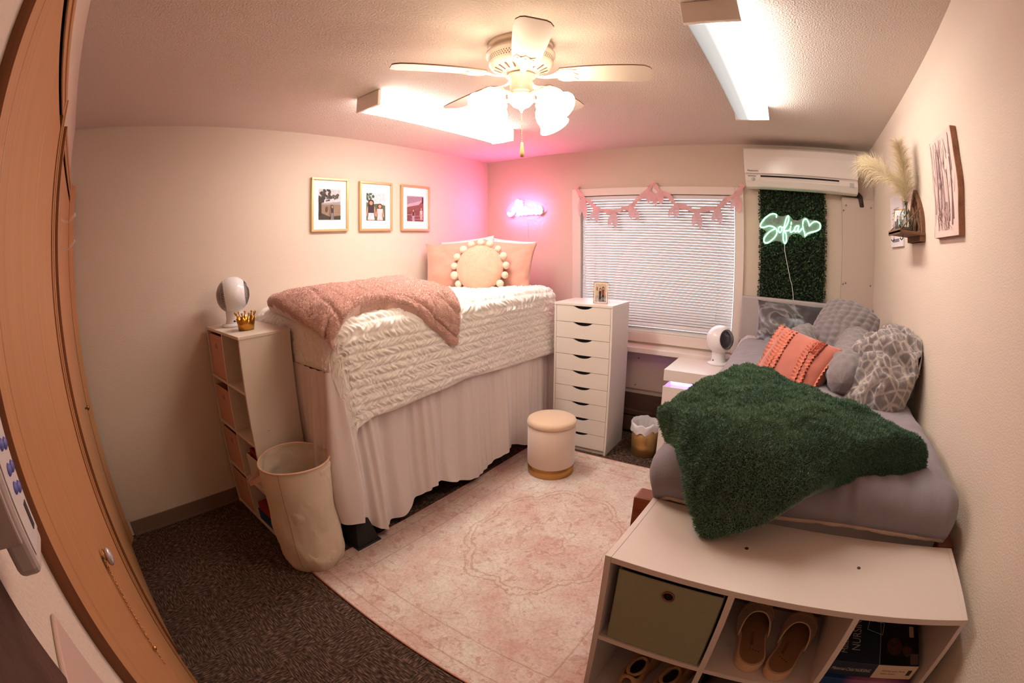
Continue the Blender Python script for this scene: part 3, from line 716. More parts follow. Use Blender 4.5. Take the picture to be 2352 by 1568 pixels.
# ------------------------------------------------------------------ tall bed along the left wall
B1 = (.03,1.0,1.27,3.34,1.225)        # mattress: x0,x1,y0,y1,top
bed = thing('raised_bed','tall raised wooden bed along the left wall under a white comforter','bed',(.515,2.3,0))
m = MB(M('mattress ticking',(226,216,208),.9)); m.box(.045,.97,1.30,3.32,1.04,1.205); m.build('mattress', bed, bev=.03, seg=3)
m = MB(BEDW); m.box(.05,.93,1.285,1.305,.90,1.05); m.build('foot_rail', bed, bev=.004)
m = MB(BEDW); m.box(.05,.975,3.335,3.362,.90,1.06); m.build('head_rail', bed, bev=.004)
for x in (.04,.955): MB(BEDW).box(x-.01,x+.012,1.31,3.32,.92,1.05).build('side_rail', bed, bev=.003)
for x in (.03,.945):
    for y in (1.285,3.29): MB(BEDW).box(x-.012,x+.034,y,y+.046,.125,.98).build('leg', bed, bev=.004)
def riser(x,y,lab):
    m = MB(M('black riser plastic',(30,27,27),.75,bump=.2,bscale=300)); 
    sq = lambda h,z: [(x-h,y-h,z),(x+h,y-h,z),(x+h,y+h,z),(x-h,y+h,z)]
    m.hexa(sq(.088,0),sq(.085,.016)); m.hexa(sq(.078,.016),sq(.045,.165)); 
    m.build('bed_riser', bev=.006, label=lab, cat='bed riser', group='bed risers')
riser(.966,1.300,'black bed riser under the front corner leg of the tall bed beside the hamper')
riser(.972,3.34,'black bed riser under the head leg of the tall bed behind the stool')

# bed skirt: gathered sheer cloth along the foot and the long side
SK = M('bed skirt cotton',(232,218,214),.9,sheen=.15)
sk = thing('bed_skirt','white gathered skirt hanging around the tall bed','bed skirt',(.98,2.3,.05))
def skirt(s0,s1,off,seed,hemf,zt=1.005):
    n = int((s1-s0)/.008); s = np.linspace(s0,s1,n); k = 34; v = np.linspace(0,1,k)
    S_,V_ = np.meshgrid(s,v,indexing='ij')
    flen = .95
    zz = zt+(hemf(S_)-zt)*V_
    fo = .55*np.sin(S_*2*pi/.21+4.5*vn(S_*2.2,seed,0)+.8*V_)+.42*np.sin(S_*2*pi/.07+5*vn(S_*4,seed+4,0))*(1-.75*V_)+.9*vn(S_*6.5+.5*V_,seed+2,V_*1.5)
    amp = (.009+.033*V_**.8)*(1+.8*np.exp(-((S_-1.02)/.16)**2))
    out = off+fo*amp+.018*V_+.012*np.exp(-((S_-.98)/.12)**2)*V_
    # path: foot (y const) then corner then side
    ca_ = np.clip((S_-flen)/.08,0,1)*pi/2
    nx = np.sin(ca_); ny = -np.cos(ca_); rc = .05
    x = np.where(S_<flen,S_-.02,.98-rc-(.02-.02))+0; x = np.minimum(S_-.0,.995-rc)+nx*(rc+out); y = 1.232+rc+np.maximum(0,S_-flen-.08)+ny*(rc+out)
    return np.stack([x,y,zz],-1)
hem = lambda s: .09+.045*np.cos((s-.95)*2*pi/.75+.6)-.035*np.clip((s-1.6)/1.4,0,1)+.075*np.exp(-((s-1.0)/.10)**2)+.012*vn(s*6,3,0)
m = MB(SK); m.grid(skirt(.0,1.70,0,1,hem)); m.build('skirt_panel', sk)
m = MB(SK); m.grid(skirt(1.56,3.03,.012,9,lambda s: hem(s)+.015)); m.build('skirt_panel', sk)

# white ruched comforter
CO = M('white ruched comforter',(248,240,232),.8,sheen=.15,bump=.12,bscale=90)
n,k = 235,760
a = np.concatenate([np.linspace(.04,.78,60,endpoint=False),np.linspace(.78,1.47,n-60)]); b_ = np.linspace(0,1,k)
U,V = np.meshgrid(a,b_,indexing='ij')
side = np.clip((U-1.0)/.45,0,1)
foot = 1.27-.19+.05*np.clip(.45-U,0,.45)
PY = foot+(3.365-foot)*V
sh = 1.0+.455-.035*np.exp(-((PY-2.2)/.45)**2)+.012*vn(PY*5,2,0)+.085*np.clip((1.46-PY)/.3,0,1)
PX = np.where(U>.78, .78+(U-.78)*(sh-.78)/(1.47-.78), U)
row = PX*2*pi/.043; rid = np.abs(np.sin(row/2))
puck = fbm(PY*84+1.5*np.sin(row*.5+PY*9)+2*vn(PX*30,PY*8,4), PX*44, 0, 2)
dis = .0065*rid**.8+.0078*puck*rid**.5+.006*fbm(PX*5,PY*5,1)
lump = .014*fbm(PX*2.2,PY*2.0,5)
edge = np.clip(np.minimum(np.minimum((1-V)*2.3,V*2.3), np.clip((sh-PX),0,1))/.035,0,1)**.5
cn = 1-.75*np.clip((PX-.98)/.08,0,1)*np.clip((1.29-PY)/.05,0,1)
P = drape(PX,PY,.016+(dis*cn+lump*cn+.012)*edge,B1,r=.075,flare=.06)
Q = drape(PX,PY,.002+0*PX,B1,r=.075,flare=.06)
m = MB(CO); m.grid(P); m.grid(Q[::6,::-6])
for A_,B_ in ((P[-1],Q[-1]),(P[:,0],Q[:,0]),(P[:,-1],Q[:,-1])):
    m.grid(np.stack([A_,B_],0)); 
m.build('comforter', label='white ruched comforter spread over the tall bed', cat='comforter')

# rose plush throw across the foot of the tall bed
RO = M('rose plush',(228,184,170),.9,sheen=.6,var=.16,vscale=14); ROT = M('rose plush tips',(242,202,190),.9,sheen=.5)
def throw(mb, box, corners, n, m_, thick, base, r, edge, relief, bow=None, flare=.05, zmin=None):
    u = np.linspace(0,1,n); v = np.linspace(0,1,m_); U,V = np.meshgrid(u,v,indexing='ij')
    pl = quadmap(*[np.array(c) for c in corners],U,V)
    if bow is not None: pl = pl+bow(U,V)
    # rounded plan outline and rounded rim
    d = np.minimum(np.minimum(U,1-U),np.minimum(V,1-V)); e = np.clip(d/edge,0,1); prof = np.sqrt(np.clip(1-(1-e)**2,0,1))
    o = base+thick*prof+relief(U,V,pl)*prof
    P = drape(pl[...,0],pl[...,1],o,box,r,flare)
    Q = drape(pl[...,0],pl[...,1],np.full(U.shape,base),box,r,flare)
    if zmin is not None:
        lift = np.maximum(0,zmin-Q[...,2])*(Q[...,1]<1.262); P[...,2] += lift*.9; Q[...,2] += lift
    mb.grid(P[:,::-1]); mb.grid(Q)
def rel(U,V,pl):
    gu = np.abs(((U*9)%1)-.5)*2; gv = np.abs(((V*6.5)%1)-.5)*2
    return -.017*(np.clip((gu-.80)/.2,0,1)+np.clip((gv-.80)/.2,0,1))+.02*fbm(U*2.2,V*2.2,3)+.016*np.sin(V*3+U*2)+.0045*fbm(U*52,V*44,1,2)
def bow(U,V):
    o = np.zeros(U.shape+(2,)); w = V**1.5
    o[...,0] = -.20*np.sin(np.clip(U*1.06,0,1)*pi)*w; o[...,1] = 0
    return o
m = MB(RO, ); m.smooth = True
throw(m, B1[:4]+(1.262,), ((.22,1.30),(.42,2.24),(1.24,2.09),(1.075,1.215)), 170, 130, .10, .0, .08, .035, rel, bow)
m.use(ROT); m.fur(160000,.0075,.0016,spread=1.1,seed=3,keep=lambda c,nn: 1.*(nn[:,2]>-.3))
m.build('plush_throw', label='rose pink plush throw blanket across the foot of the tall bed', cat='blanket')

# cushions at its head
PE = M('peach velvet',(226,164,142),.75,sheen=.7,var=.1,vscale=9)
def cushion(name,label,mat,w,h,t,c,yaw,lean,roll=0,seed=0,cat='pillow',group=None,**kw):
    m = MB(mat); m.smooth = True; ax = axes(yaw,lean,roll); pillow(m,w,h,t,c,ax,seed,**kw)
    return m, ax, dict(name=name,label=label,cat=cat,group=group)
def fin(q, parent=None, **kw):
    m,ax,d = q; return m.build(d['name'], label=d['label'], cat=d['cat'], group=d['group'])
fin(cushion('pillow','white pillow propped behind the left peach cushion on the tall bed',M('white cotton',(242,232,230),.9,sheen=.1),.48,.42,.14,(.27,3.12,1.45),-66,14,6,11))
fin(cushion('pillow','white pillow propped in the corner behind the right peach cushion',M('white cotton',(242,232,230),.9,sheen=.1),.40,.38,.14,(.60,3.27,1.455),-78,14,-6,12))
fin(cushion('throw_pillow','left peach velvet cushion on the tall bed next to the left wall',PE,.47,.42,.15,(.295,2.90,1.425),-60,14,3,3,wr=.012,pinch=.10))
fin(cushion('throw_pillow','right peach velvet cushion on the tall bed nearest the window',PE,.46,.42,.14,(.675,3.11,1.425),-70,16,-5,5,wr=.012,pinch=.10))
FLC = M('cream fleece',(236,184,156),.95,sheen=.6,var=.08,vscale=20); FLT = M('cream fleece tips',(242,194,166),.95)
POM = M('cream pompom yarn',(242,216,190),.95,sheen=.5)
ax = axes(-64,16); c0 = np.array([.575,2.905,1.41]); rp = thing('pompom_cushion','round cream fleece cushion with a ring of pompoms on the tall bed','cushion', tuple(c0-np.array([0,0,.2])))
m = MB(FLC); m.smooth = True
rr = np.concatenate([np.linspace(0,1,16)]); t = np.linspace(0,2*pi,56,endpoint=False); R_,T_ = np.meshgrid(np.sin(rr*pi/2),t,indexing='ij')
th = .075*np.clip(1-R_**2,0,1)**.45; ex = .186*R_*(1+.012*np.sin(T_*16))
for sg in (1,-1):
    PP = c0+(ex*np.cos(T_))[...,None]*ax[0]+(ex*np.sin(T_))[...,None]*ax[1]+(sg*th+.004*fbm(ex*np.cos(T_)*20,ex*np.sin(T_)*20,0))[...,None]*ax[2]
    m.grid(PP if sg>0 else PP[:,::-1],closev=True)
m.use(FLT); m.fur(9000,.008,.0008,spread=.8,seed=4); m.build('cushion_body', rp)
for i in range(17):
    a_ = 2*pi*i/17+.1; c = c0+ax[0]*.207*cos(a_)+ax[1]*.207*sin(a_)+ax[2]*.012*(1 if i%2 else .4)
    m = MB(POM); m.smooth = True; m.sphere(c,.0295+.0025*sin(i*2.3),14,10); m.fur(700,.0055,.0008,spread=.9,seed=i); m.build('pompom', rp)

# ------------------------------------------------------------------ low bed along the right wall
B2 = (2.50,3.50,1.265,3.52,.985)
b2 = thing('bed','low wooden bed with a grey padded headboard along the right wall','bed',(3.0,2.4,0))
m = MB(M('mattress grey',(188,182,180),.9)); m.box(2.515,3.49,1.29,3.55,.74,.972); m.build('mattress', b2, bev=.04, seg=3)
m = MB(M('headboard linen',(186,174,172),.95,bump=.3,bscale=350)); m.box(2.462,3.528,3.60,3.66,.60,1.268); m.build('headboard', b2, bev=.012, seg=3)
for x0,x1 in ((2.468,2.545),(3.455,3.528)): 
    MB(BEDW).box(x0,x1,1.262,1.33,0,.862).build('leg', b2, bev=.008)
m = MB(BEDW); m.box(2.545,3.455,1.268,1.296,.66,.80); m.build('foot_rail', b2, bev=.004)
for x in (2.475,3.50): MB(BEDW).box(x,x+.024,1.33,3.60,.64,.76).build('side_rail', b2, bev=.003)

GC = M('grey cotton',(140,132,138),.85,sheen=.1,bump=.1,bscale=120); FLE = M('cream sherpa trim',(226,200,178),.95,sheen=.3,bump=.6,bscale=120)
n,k = 110,190
B2G = (2.53,)+B2[1:]
u = np.linspace(0,1,n); v = np.linspace(0,1,k); U,V = np.meshgrid(u,v,indexing='ij')
PXl = 2.53-.045+.012*np.sin(V*9); PXr = 3.49
PX = PXl+(PXr-PXl)*U; PY0 = 1.265-.062-.008*np.sin(U*8); PY = PY0+(3.30-PY0)*V
dis = .010*fbm(PX*3,PY*3,2)+.012*np.exp(-((PY-1.30)/.12)**2)*fbm(PX*9,PY*3,4)+.020*np.exp(-((PY-1.27)/.11)**2)*np.clip((PX-2.75)/.1,0,1)*(vn(PX*9+2*PY,3,1)*.6+.9*np.abs(vn(PX*16+5*(PY-1.27),7,2)))+.005*fbm(PX*12,PY*12,0)
ed = np.clip(np.minimum(np.minimum(U,1-U)*1.1,np.minimum(V,1-V)*2.1)/.05,0,1)**.5
bw = np.clip((PX-2.40)/.15,0,1)
P = drape(PX,PY,.008+(.030+dis)*ed,B2G,r=.06,flare=.03); Q = drape(PX,PY,0*PX,B2G,r=.06,flare=.03)
gc = thing('grey_comforter','grey cotton comforter with cream sherpa edging on the low bed','comforter',(3.0,2.2,.85))
m = MB(GC); m.grid(P); m.grid(Q[:,::-1]); m.build('cover', gc)
rim = np.concatenate([P[::-1,0][:,:],P[0,1:-30]],0)*0; 
edge = lambda A,B_: (A+B_)/2
pts = np.concatenate([edge(P[0,::-1],Q[0,::-1])[25:], edge(P[1:,0],Q[1:,0]), edge(P[-1,1:],Q[-1,1:])[:150]],0)
m = MB(FLE); m.tube(pts,.011+.002*vn(np.arange(len(pts))*.35,1,0),8); m.build('sherpa_edging', gc, label='cream sherpa edging')
# patterned flat sheet peeping out at the head
m = MB(M('patterned sheet',(222,206,204),.9,col2=(176,160,164),vscale=90,detail=0)); 
uu,vv = np.meshgrid(np.linspace(0,1,24),np.linspace(0,1,24),indexing='ij')
m.grid(drape(2.42+.9*uu,2.78+.74*vv,.012+.006*fbm(uu*6,vv*6,0),B2,r=.05,flare=.05)); m.build('patterned_sheet', label='pale patterned flat sheet showing at the head of the low bed', cat='sheet')

# emerald plush throw
GR_ = M('emerald plush',(26,84,56),.85,sheen=.35,var=.4,vscale=5); GRT = M('emerald plush tips painted sheen',(26,96,68),.8,sheen=.6,col2=(112,150,112),vscale=2.6)  # broad pale green patches paint the plush sheen into the tips
def relg(U,V,pl): return .006*fbm(U*30,V*26,1,2)+.020*fbm(U*2.5,V*2.5,8)+.012*fbm(U*6,V*6,2)+.02*np.sin(U*pi)*np.sin(V*pi)
def bowg(U,V):
    o = np.zeros(U.shape+(2,)); w = (1-V)**1.5*np.sin(U*pi); o[...,0] = .02*w; o[...,1] = .03*w
    w2 = (1-U)**1.5*np.sin(V*pi); o[...,0] -= .045*w2
    return o
m = MB(GR_); m.smooth = True
throw(m, (2.475,3.5,1.225,3.52,1.018), ((2.645,2.02),(3.38,1.43),(2.71,1.085),(2.508,1.38)), 150, 130, .10, .0, .07, .05, relg, bowg, flare=.25, zmin=.884)
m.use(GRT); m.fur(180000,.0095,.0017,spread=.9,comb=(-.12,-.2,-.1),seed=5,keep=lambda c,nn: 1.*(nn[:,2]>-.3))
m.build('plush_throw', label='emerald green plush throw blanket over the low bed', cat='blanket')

# pillows of the low bed
SAT = bpy.data.materials.new('grey satin painted sheen'); SAT.use_nodes = True
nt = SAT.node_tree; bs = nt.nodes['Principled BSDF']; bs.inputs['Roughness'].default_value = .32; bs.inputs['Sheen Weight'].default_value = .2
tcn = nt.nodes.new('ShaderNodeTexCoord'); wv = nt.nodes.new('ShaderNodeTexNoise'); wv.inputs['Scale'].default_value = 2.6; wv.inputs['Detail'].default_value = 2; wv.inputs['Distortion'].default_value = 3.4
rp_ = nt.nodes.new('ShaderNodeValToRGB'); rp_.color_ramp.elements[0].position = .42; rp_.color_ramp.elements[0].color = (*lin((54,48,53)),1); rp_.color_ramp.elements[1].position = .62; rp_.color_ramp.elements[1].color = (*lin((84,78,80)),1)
e_ = rp_.color_ramp.elements.new(.565); e_.color = (*lin((128,122,120)),1); e_ = rp_.color_ramp.elements.new(.535); e_.color = (*lin((70,64,67)),1)  # pale ramp band paints the satin highlights into the base colour
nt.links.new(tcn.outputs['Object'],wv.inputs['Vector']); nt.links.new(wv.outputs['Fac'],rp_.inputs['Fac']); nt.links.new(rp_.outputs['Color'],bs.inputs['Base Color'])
fin(cushion('pillow','dark grey pillow with painted satin sheen leaning on the padded headboard',SAT,.60,.44,.15,(2.90,3.22,1.085),-93,32,0,21,wr=.016))
# backrest pillow with arms
GP = M('grey chunky plush',(128,118,118),.95,sheen=.4,bump=.15,bscale=160)
rb = thing('backrest_pillow','grey quilted backrest pillow with rounded arms on the low bed','pillow',(3.15,2.8,1.0))
def cob(X,Y,U,V):
    a = X*2*pi/.056+1.5*vn(X*14,Y*14,3); b2_ = Y*2*pi/.038+1.5*vn(X*14,Y*14,9)+np.where(np.floor(X/.056)%2==0,pi,0)
    return .016*(np.abs(np.sin(a/2))**.7*np.abs(np.sin(b2_/2))**.7)*np.clip(1.15-np.maximum(np.abs(U),np.abs(V)),0,.3)/.3
m = MB(GP); m.smooth = True; ax = axes(-110,32,-12); pillow(m,.44,.52,.26,(3.20,2.92,1.12),ax,7,pinch=.0,pw=.5,rnd=.55,wr=.004,n=90,ear=6,fn=cob); m.build('back', rb)
def arm(p0,p1,r0,r1,seed):
    p0,p1 = np.array(p0),np.array(p1); u = np.linspace(0,1,46); t = np.linspace(0,2*pi,48,endpoint=False)
    prof = np.sqrt(np.clip(1-np.clip((u-.74)/.26,0,1)**2,0,1)); d = (p1-p0)/np.linalg.norm(p1-p0); e1 = np.cross(d,[0,0,1]); e1 /= np.linalg.norm(e1); e2 = np.cross(e1,d)
    rr = (r0+(r1-r0)*u)*np.maximum(prof,.02); LL = np.linalg.norm(p1-p0)
    q = 1+.13*np.abs(np.sin(u*LL*pi/.055))[:,None]*np.abs(np.sin(t*5+np.floor(u*LL/.055)[:,None]*1.6))+.02*fbm(u[:,None]*5,np.cos(t)*2,seed)
    P = (p0+d*(u*LL)[:,None])[:,None,:]+(rr[:,None]*q)[...,None]*(np.cos(t)[None,:,None]*e1+np.sin(t)[None,:,None]*e2)
    m = MB(GP); m.smooth = True; m.grid(P,closev=True); m.build('arm', rb)
arm((3.28,2.80,1.11),(3.115,2.07,1.08),.115,.095,1); arm((2.98,2.97,1.09),(2.82,2.54,1.08),.10,.085,3)
# coral ruffled pillow
CR = M('coral velvet',(190,106,86),.8,sheen=.6,var=.08,vscale=8); CRR = M('coral ruffle',(212,126,102),.85)
cp = thing('ruffled_pillow','coral velvet pillow with rows of ruffles in front of the grey backrest','pillow',(2.93,2.45,1.0))
ax = axes(-131,34,-6); cc = np.array([2.895,2.35,1.068]); m = MB(CR); m.smooth = True; pillow(m,.43,.33,.15,cc,ax,9,pinch=.05,wr=.006); m.build('body', cp)
def ruffle(line, hgt, seed, parent, lay):
    """a gathered strip standing along a line over the pillow face"""
    line = smoothpath(line,14); n = len(line); s = np.arange(n)
    d = np.gradient(line,axis=0); d /= np.linalg.norm(d,axis=1,keepdims=True); nn = ax[2]; sd = np.cross(nn,d)
    wob = np.sin(s*1.35+seed)+.6*vn(s*.5,seed,0)
    a0 = line; a1 = line+sd*hgt*lay+nn*(hgt*.5)+d*(wob*.0)[:,None]+nn*(wob*.005)[:,None]; a2 = line+sd*hgt*1.5*lay+nn*(hgt*.45+wob*.008)[:,None]
    b1 = line-sd*hgt*lay*.9+nn*(hgt*.45)+nn*(np.sin(s*1.2+seed+2)*.005)[:,None]
    m = MB(CRR); m.grid(np.stack([b1,a0,a1,a2],1)); m.build('ruffle', parent)
def face(u,v):
    th = .075*max(0,(1-u*u)*(1-v*v))**.42
    return cc+ax[0]*.215*u*(1-.05*(1-abs(v)**3)*abs(u))+ax[1]*.165*v*(1-.05*(1-abs(u)**3)*abs(v))+ax[2]*(th+.002)
for i,uu_ in enumerate((-.98,-.50,-.36,.42,.60,.98)):
    ruffle([face(uu_+.04*sin(v*2+i),v) for v in np.linspace(-.96,.96,7)], .017 if abs(uu_)>.9 else .014, i, cp, 1 if i%2 else -1)
for i in range(4): ruffle([face(.44+.05*i,.96-.5*q) for q in np.linspace(0,1,5)],.014,i+20,cp,1)
# lattice fleece pillow against the wall
LT = bpy.data.materials.new('grey lattice fleece'); LT.use_nodes = True; nt = LT.node_tree; bs = nt.nodes['Principled BSDF']; bs.inputs['Roughness'].default_value = .95; bs.inputs['Sheen Weight'].default_value = .5
tcn = nt.nodes.new('ShaderNodeTexCoord'); mp = nt.nodes.new('ShaderNodeMapping'); mp.inputs['Rotation'].default_value = (rad(45),rad(20),rad(40)); nt.links.new(tcn.outputs['Object'],mp.inputs['Vector'])
vo = nt.nodes.new('ShaderNodeTexVoronoi'); vo.feature = 'DISTANCE_TO_EDGE'; vo.inputs['Scale'].default_value = 19; vo.inputs['Randomness'].default_value = .38; nt.links.new(mp.outputs[0],vo.inputs['Vector'])
rp_ = nt.nodes.new('ShaderNodeValToRGB'); rp_.color_ramp.elements[0].position = .035; rp_.color_ramp.elements[0].color = (*lin((182,170,162)),1); rp_.color_ramp.elements[1].position = .12; rp_.color_ramp.elements[1].color = (*lin((132,122,121)),1)
nt.links.new(vo.outputs['Distance'],rp_.inputs['Fac']); nt.links.new(rp_.outputs['Color'],bs.inputs['Base Color'])
m = MB(LT); m.smooth = True; ax2 = axes(-150,48,18)
fold = lambda X,Y,U,V: .022*np.exp(-((Y-.05-.15*X)/.03)**2)-.02*np.exp(-((Y+.0-.15*X)/.022)**2)+.016*np.exp(-((X+.05-.3*Y)/.03)**2)*(Y>0)
pillow(m,.44,.56,.30,(3.32,2.22,1.10),ax2,15,pinch=.0,pw=.5,rnd=.8,wr=.05,n=80,fn=fold); m.fur(14000,.008,.0009,spread=.9,seed=8)
m.build('fleece_pillow', label='grey and cream lattice fleece pillow slumped against the right wall', cat='pillow')
# ------------------------------------------------------------------ three gold frames on the left wall
def frame(label, y0, y1, z0, z1, shapes, opening, group):
    f = thing('picture_frame', label, 'picture frame', (0,(y0+y1)/2,z0), group)
    F = lambda a,b,c=0.: (.008+c, y0+a, z0+b)      # a along +y (to the viewer's right), c off the wall
    w,h,d,fw = y1-y0,z1-z0,.019,.017
    m = MB(GOLDF)
    for a0,a1,b0,b1 in ((0,w,0,fw),(0,w,h-fw,h),(0,fw,fw,h-fw),(w-fw,w,fw,h-fw)): m.box(.001,.001+d+.006,y0+a0,y0+a1,z0+b0,z0+b1)
    m.build('frame', f, bev=.002)
    m = MB(PAPER); m.poly([F(fw,fw,.006),F(w-fw,fw,.006),F(w-fw,h-fw,.006),F(fw,h-fw,.006)]); m.build('mat_board', f)
    m = MB(PAPER); a0,b0,pw,ph = opening
    pic(m, F, pw, ph, shapes, a0, b0, .0068); m.build('photograph', f)
rg = np.random.default_rng(3)
def leaves(cx,cy,rx,ry,n,cols):
    o = []
    for i in range(n):
        a = rg.random()*2*pi; q = rg.random()**.6; s = .02+.035*rg.random()
        o.append(('e',cx+rx*q*cos(a),cy+ry*q*sin(a),s*1.3,s,cols[i%len(cols)]))
    return o
ph1 = [('r',0,0,1,1,(206,200,204)),('p',[(0,.42),(1,.50),(1,.60),(0,.52)],(160,158,156)),('r',0,0,1,.5,(146,122,98)),('p',[(0,.0),(1,0),(1,.14),(.5,.10),(0,.26)],(58,54,36)),
       ('p',[(.02,.1),(.14,.12),(.13,.62),(.06,.75),(.0,.8)],(44,34,28))]+leaves(.34,.80,.36,.2,46,[(58,54,40),(74,68,52),(48,44,34)])+leaves(.78,.74,.18,.09,12,[(84,80,66)])+leaves(.1,.66,.14,.12,14,[(50,46,36)])+person(.60,.0,.50,(70,50,38),(52,46,42),(120,120,122),(176,134,104))+[('e',.36,.34,.05,.09,(96,72,52))]
ph2 = [('r',0,0,1,1,(196,214,220)),('p',[(0,0),(1,0),(1,.56),(.6,.62),(.3,.60),(0,.66)],(84,104,76)),('r',0,0,1,.34,(92,100,70))]+leaves(.15,.87,.22,.17,26,[(62,84,58),(80,104,74)])+person(.24,-.12,.90,(48,32,28),(50,48,50),(190,212,220),(222,150,116),skirt=True,ws=1.7)+person(.70,-.1,.74,(96,62,40),(238,206,204),(236,206,206),(226,156,122),skirt=True,ws=1.75)
ph3 = [('r',0,0,1,1,(190,170,178)),('p',[(0,.66),(1,.86),(1,1),(0,.96)],(150,134,146)),('p',[(0,0),(1,0),(1,.88),(.7,.66),(0,.55)],(122,82,66)),('p',[(0,0),(1,0),(1,.5),(0,.36)],(110,72,60)),('r',.9,.72,.1,.24,(60,44,40)),('r',0,.25,.3,.012,(220,196,190)),('r',.5,.2,.5,.012,(200,170,164)),('r',.2,.08,.8,.012,(200,170,164))]+person(.37,.0,.50,(120,76,56),(60,46,48),(170,156,178),(206,150,124))+person(.85,.06,.52,(120,80,60),(232,206,206),(206,170,176),(206,150,124))
frame('gold framed photo with a tree, leftmost of three on the left wall',1.745,2.065,1.727,2.116,ph1,(.062,.084,.192,.222),'gold picture frames')
frame('gold framed photo of two women in skirts, middle one of three',2.171,2.492,1.726,2.110,ph2,(.066,.08,.188,.214),'gold picture frames')
frame('gold framed photo of a brown hillside, nearest the corner of three',2.590,2.914,1.726,2.110,ph3,(.066,.08,.188,.214),'gold picture frames')

# ------------------------------------------------------------------ pink neon name sign on the back wall
NEP = emission('pink neon tube',(1.,.12,.42),95.)
NHO = M('neon strip back',(236,226,228),.6)
ps = thing('neon_sign','glowing pink script neon sign on the back wall above the tall bed','neon sign',(.47,L-.03,1.86))
m = MB(CLEAR); t = np.linspace(0,2*pi,40,endpoint=False)
out = [(.47+.232*cos(a),1.935+(.075+.03*max(0,cos(2*(a-2.0))))*sin(a)) for a in t]
def plate(mb, pts, y0, y1):
    n = len(pts); F = [(x,y0,z) for x,z in pts]; B = [(x,y1,z) for x,z in pts]
    mb.add(F+B,[tuple(range(n))[::-1],tuple(range(n,2*n))]+[(j,(j+1)%n,(j+1)%n+n,j+n) for j in range(n)],False)
plate(m,out,L-.024,L-.019); m.build('backing', ps)
SN = [[(.285,1.905),(.31,1.88),(.35,1.92),(.385,2.0),(.395,2.02),(.398,1.96),(.40,1.89),(.41,1.885)],[(.33,1.93),(.37,1.935),(.40,1.932)],
      [(.41,1.885),(.43,1.95),(.435,2.0),(.425,2.0),(.425,1.92),(.44,1.885),(.47,1.915),(.485,1.935),(.47,1.945),(.462,1.91),(.485,1.885),(.51,1.905),(.53,1.935)],
      [(.515,1.935),(.535,1.91),(.55,1.888),(.57,1.90)],[(.565,1.935),(.545,1.91),(.52,1.885)],[(.585,1.935),(.585,1.90),(.60,1.886),(.625,1.92),(.64,1.94),(.652,1.91),(.64,1.888),(.615,1.892)],[(.588,1.965),(.592,1.97)]]
m = MB(NEP); m.smooth = True
for s in SN: m.tube(smoothpath([(x,L-.052,z) for x,z in s],6),.0115,8)
m.build('neon_tube', ps)
m = MB(NHO); m.smooth = True
for s in SN: m.tube(smoothpath([(x,L-.034,z) for x,z in s],6),.0150,8)
m.build('tube_backing', ps)
m = MB(PAPER); m.tube(smoothpath([(.475,L-.012,1.87),(.478,L-.01,1.70),(.47,L-.01,1.55),(.462,L-.01,1.40),(.45,L-.01,1.22)],6),.0016,6); m.build('cord', ps, label='thin white cord')

# ------------------------------------------------------------------ split air conditioner
ac = thing('air_conditioner','white wall mounted air conditioner above the green leaf panel','air conditioner',(2.935,L,2.07))
AX0,AX1 = 2.492,3.385
prof = [(L-.002,2.085),(L-.002,2.362),(L-.19,2.366),(L-.212,2.355),(L-.216,2.30),(L-.214,2.172),(L-.19,2.165),(L-.19,2.160)]
def extr(mb, prof, x0, x1, smooth=False):
    n = len(prof); F = [(x0,y,z) for y,z in prof]; B = [(x1,y,z) for y,z in prof]
    mb.add(F+B,[tuple(range(n)),tuple(range(n,2*n))[::-1]]+[(j,j+n,(j+1)%n+n,(j+1)%n) for j in range(n)],smooth)
ACM = M('air conditioner plastic',(238,228,220),.22)
m = MB(ACM); extr(m,[(L-.19,2.166),(L-.214,2.170),(L-.217,2.30),(L-.213,2.352),(L-.196,2.366),(L-.19,2.366)],AX0,AX1); m.build('front_panel', ac, bev=.004)
m = MB(ACM); extr(m,[(L-.001,2.08),(L-.001,2.364),(L-.19,2.364),(L-.19,2.16),(L-.20,2.158),(L-.196,2.12),(L-.16,2.075),(L-.10,2.068)],AX0+.002,AX1-.002); m.build('body', ac, bev=.003)
m = MB(M('louvre plastic',(230,222,216),.3)); extr(m,[(L-.201,2.135),(L-.203,2.14),(L-.198,2.146),(L-.165,2.083),(L-.17,2.078)],AX0+.12,AX1-.155); m.build('louvre', ac, bev=.001)
m = MB(DARK); m.box(AX0+.12,AX1-.155,L-.2005,L-.18,2.146,2.157); m.build('air_slot', ac)
m = MB(M('sensor grey',(196,190,186),.4)); m.lathe([(.014,0),(.012,-.003),(.0001,-.003)],(AX0+.062,L-.1995,2.128),18,axis=1); m.build('sensor', ac); MB(M('sensor grey')).box(AX1-.07,AX1-.035,L-.2005,L-.199,2.115,2.145).build('display', ac)
m = MB(M('printed grey',(60,58,60),.5)); text(m,'Panasonic',.0215,(AX0+.022,L-.2155,2.181),(1,0,0),(0,0,1),.0015); m.build('lettering', ac); MB(M('printed grey')).box(AX0+.022,AX0+.085,L-.2003,L-.1995,2.148,2.152).build('model_strip', ac)
m = MB(M('pipe tape',(70,60,56),.8)); m.tube([(3.40,L-.03,2.10),(3.42,L-.05,2.07),(3.43,L-.04,2.0)],.022,12); m.build('pipe', ac)

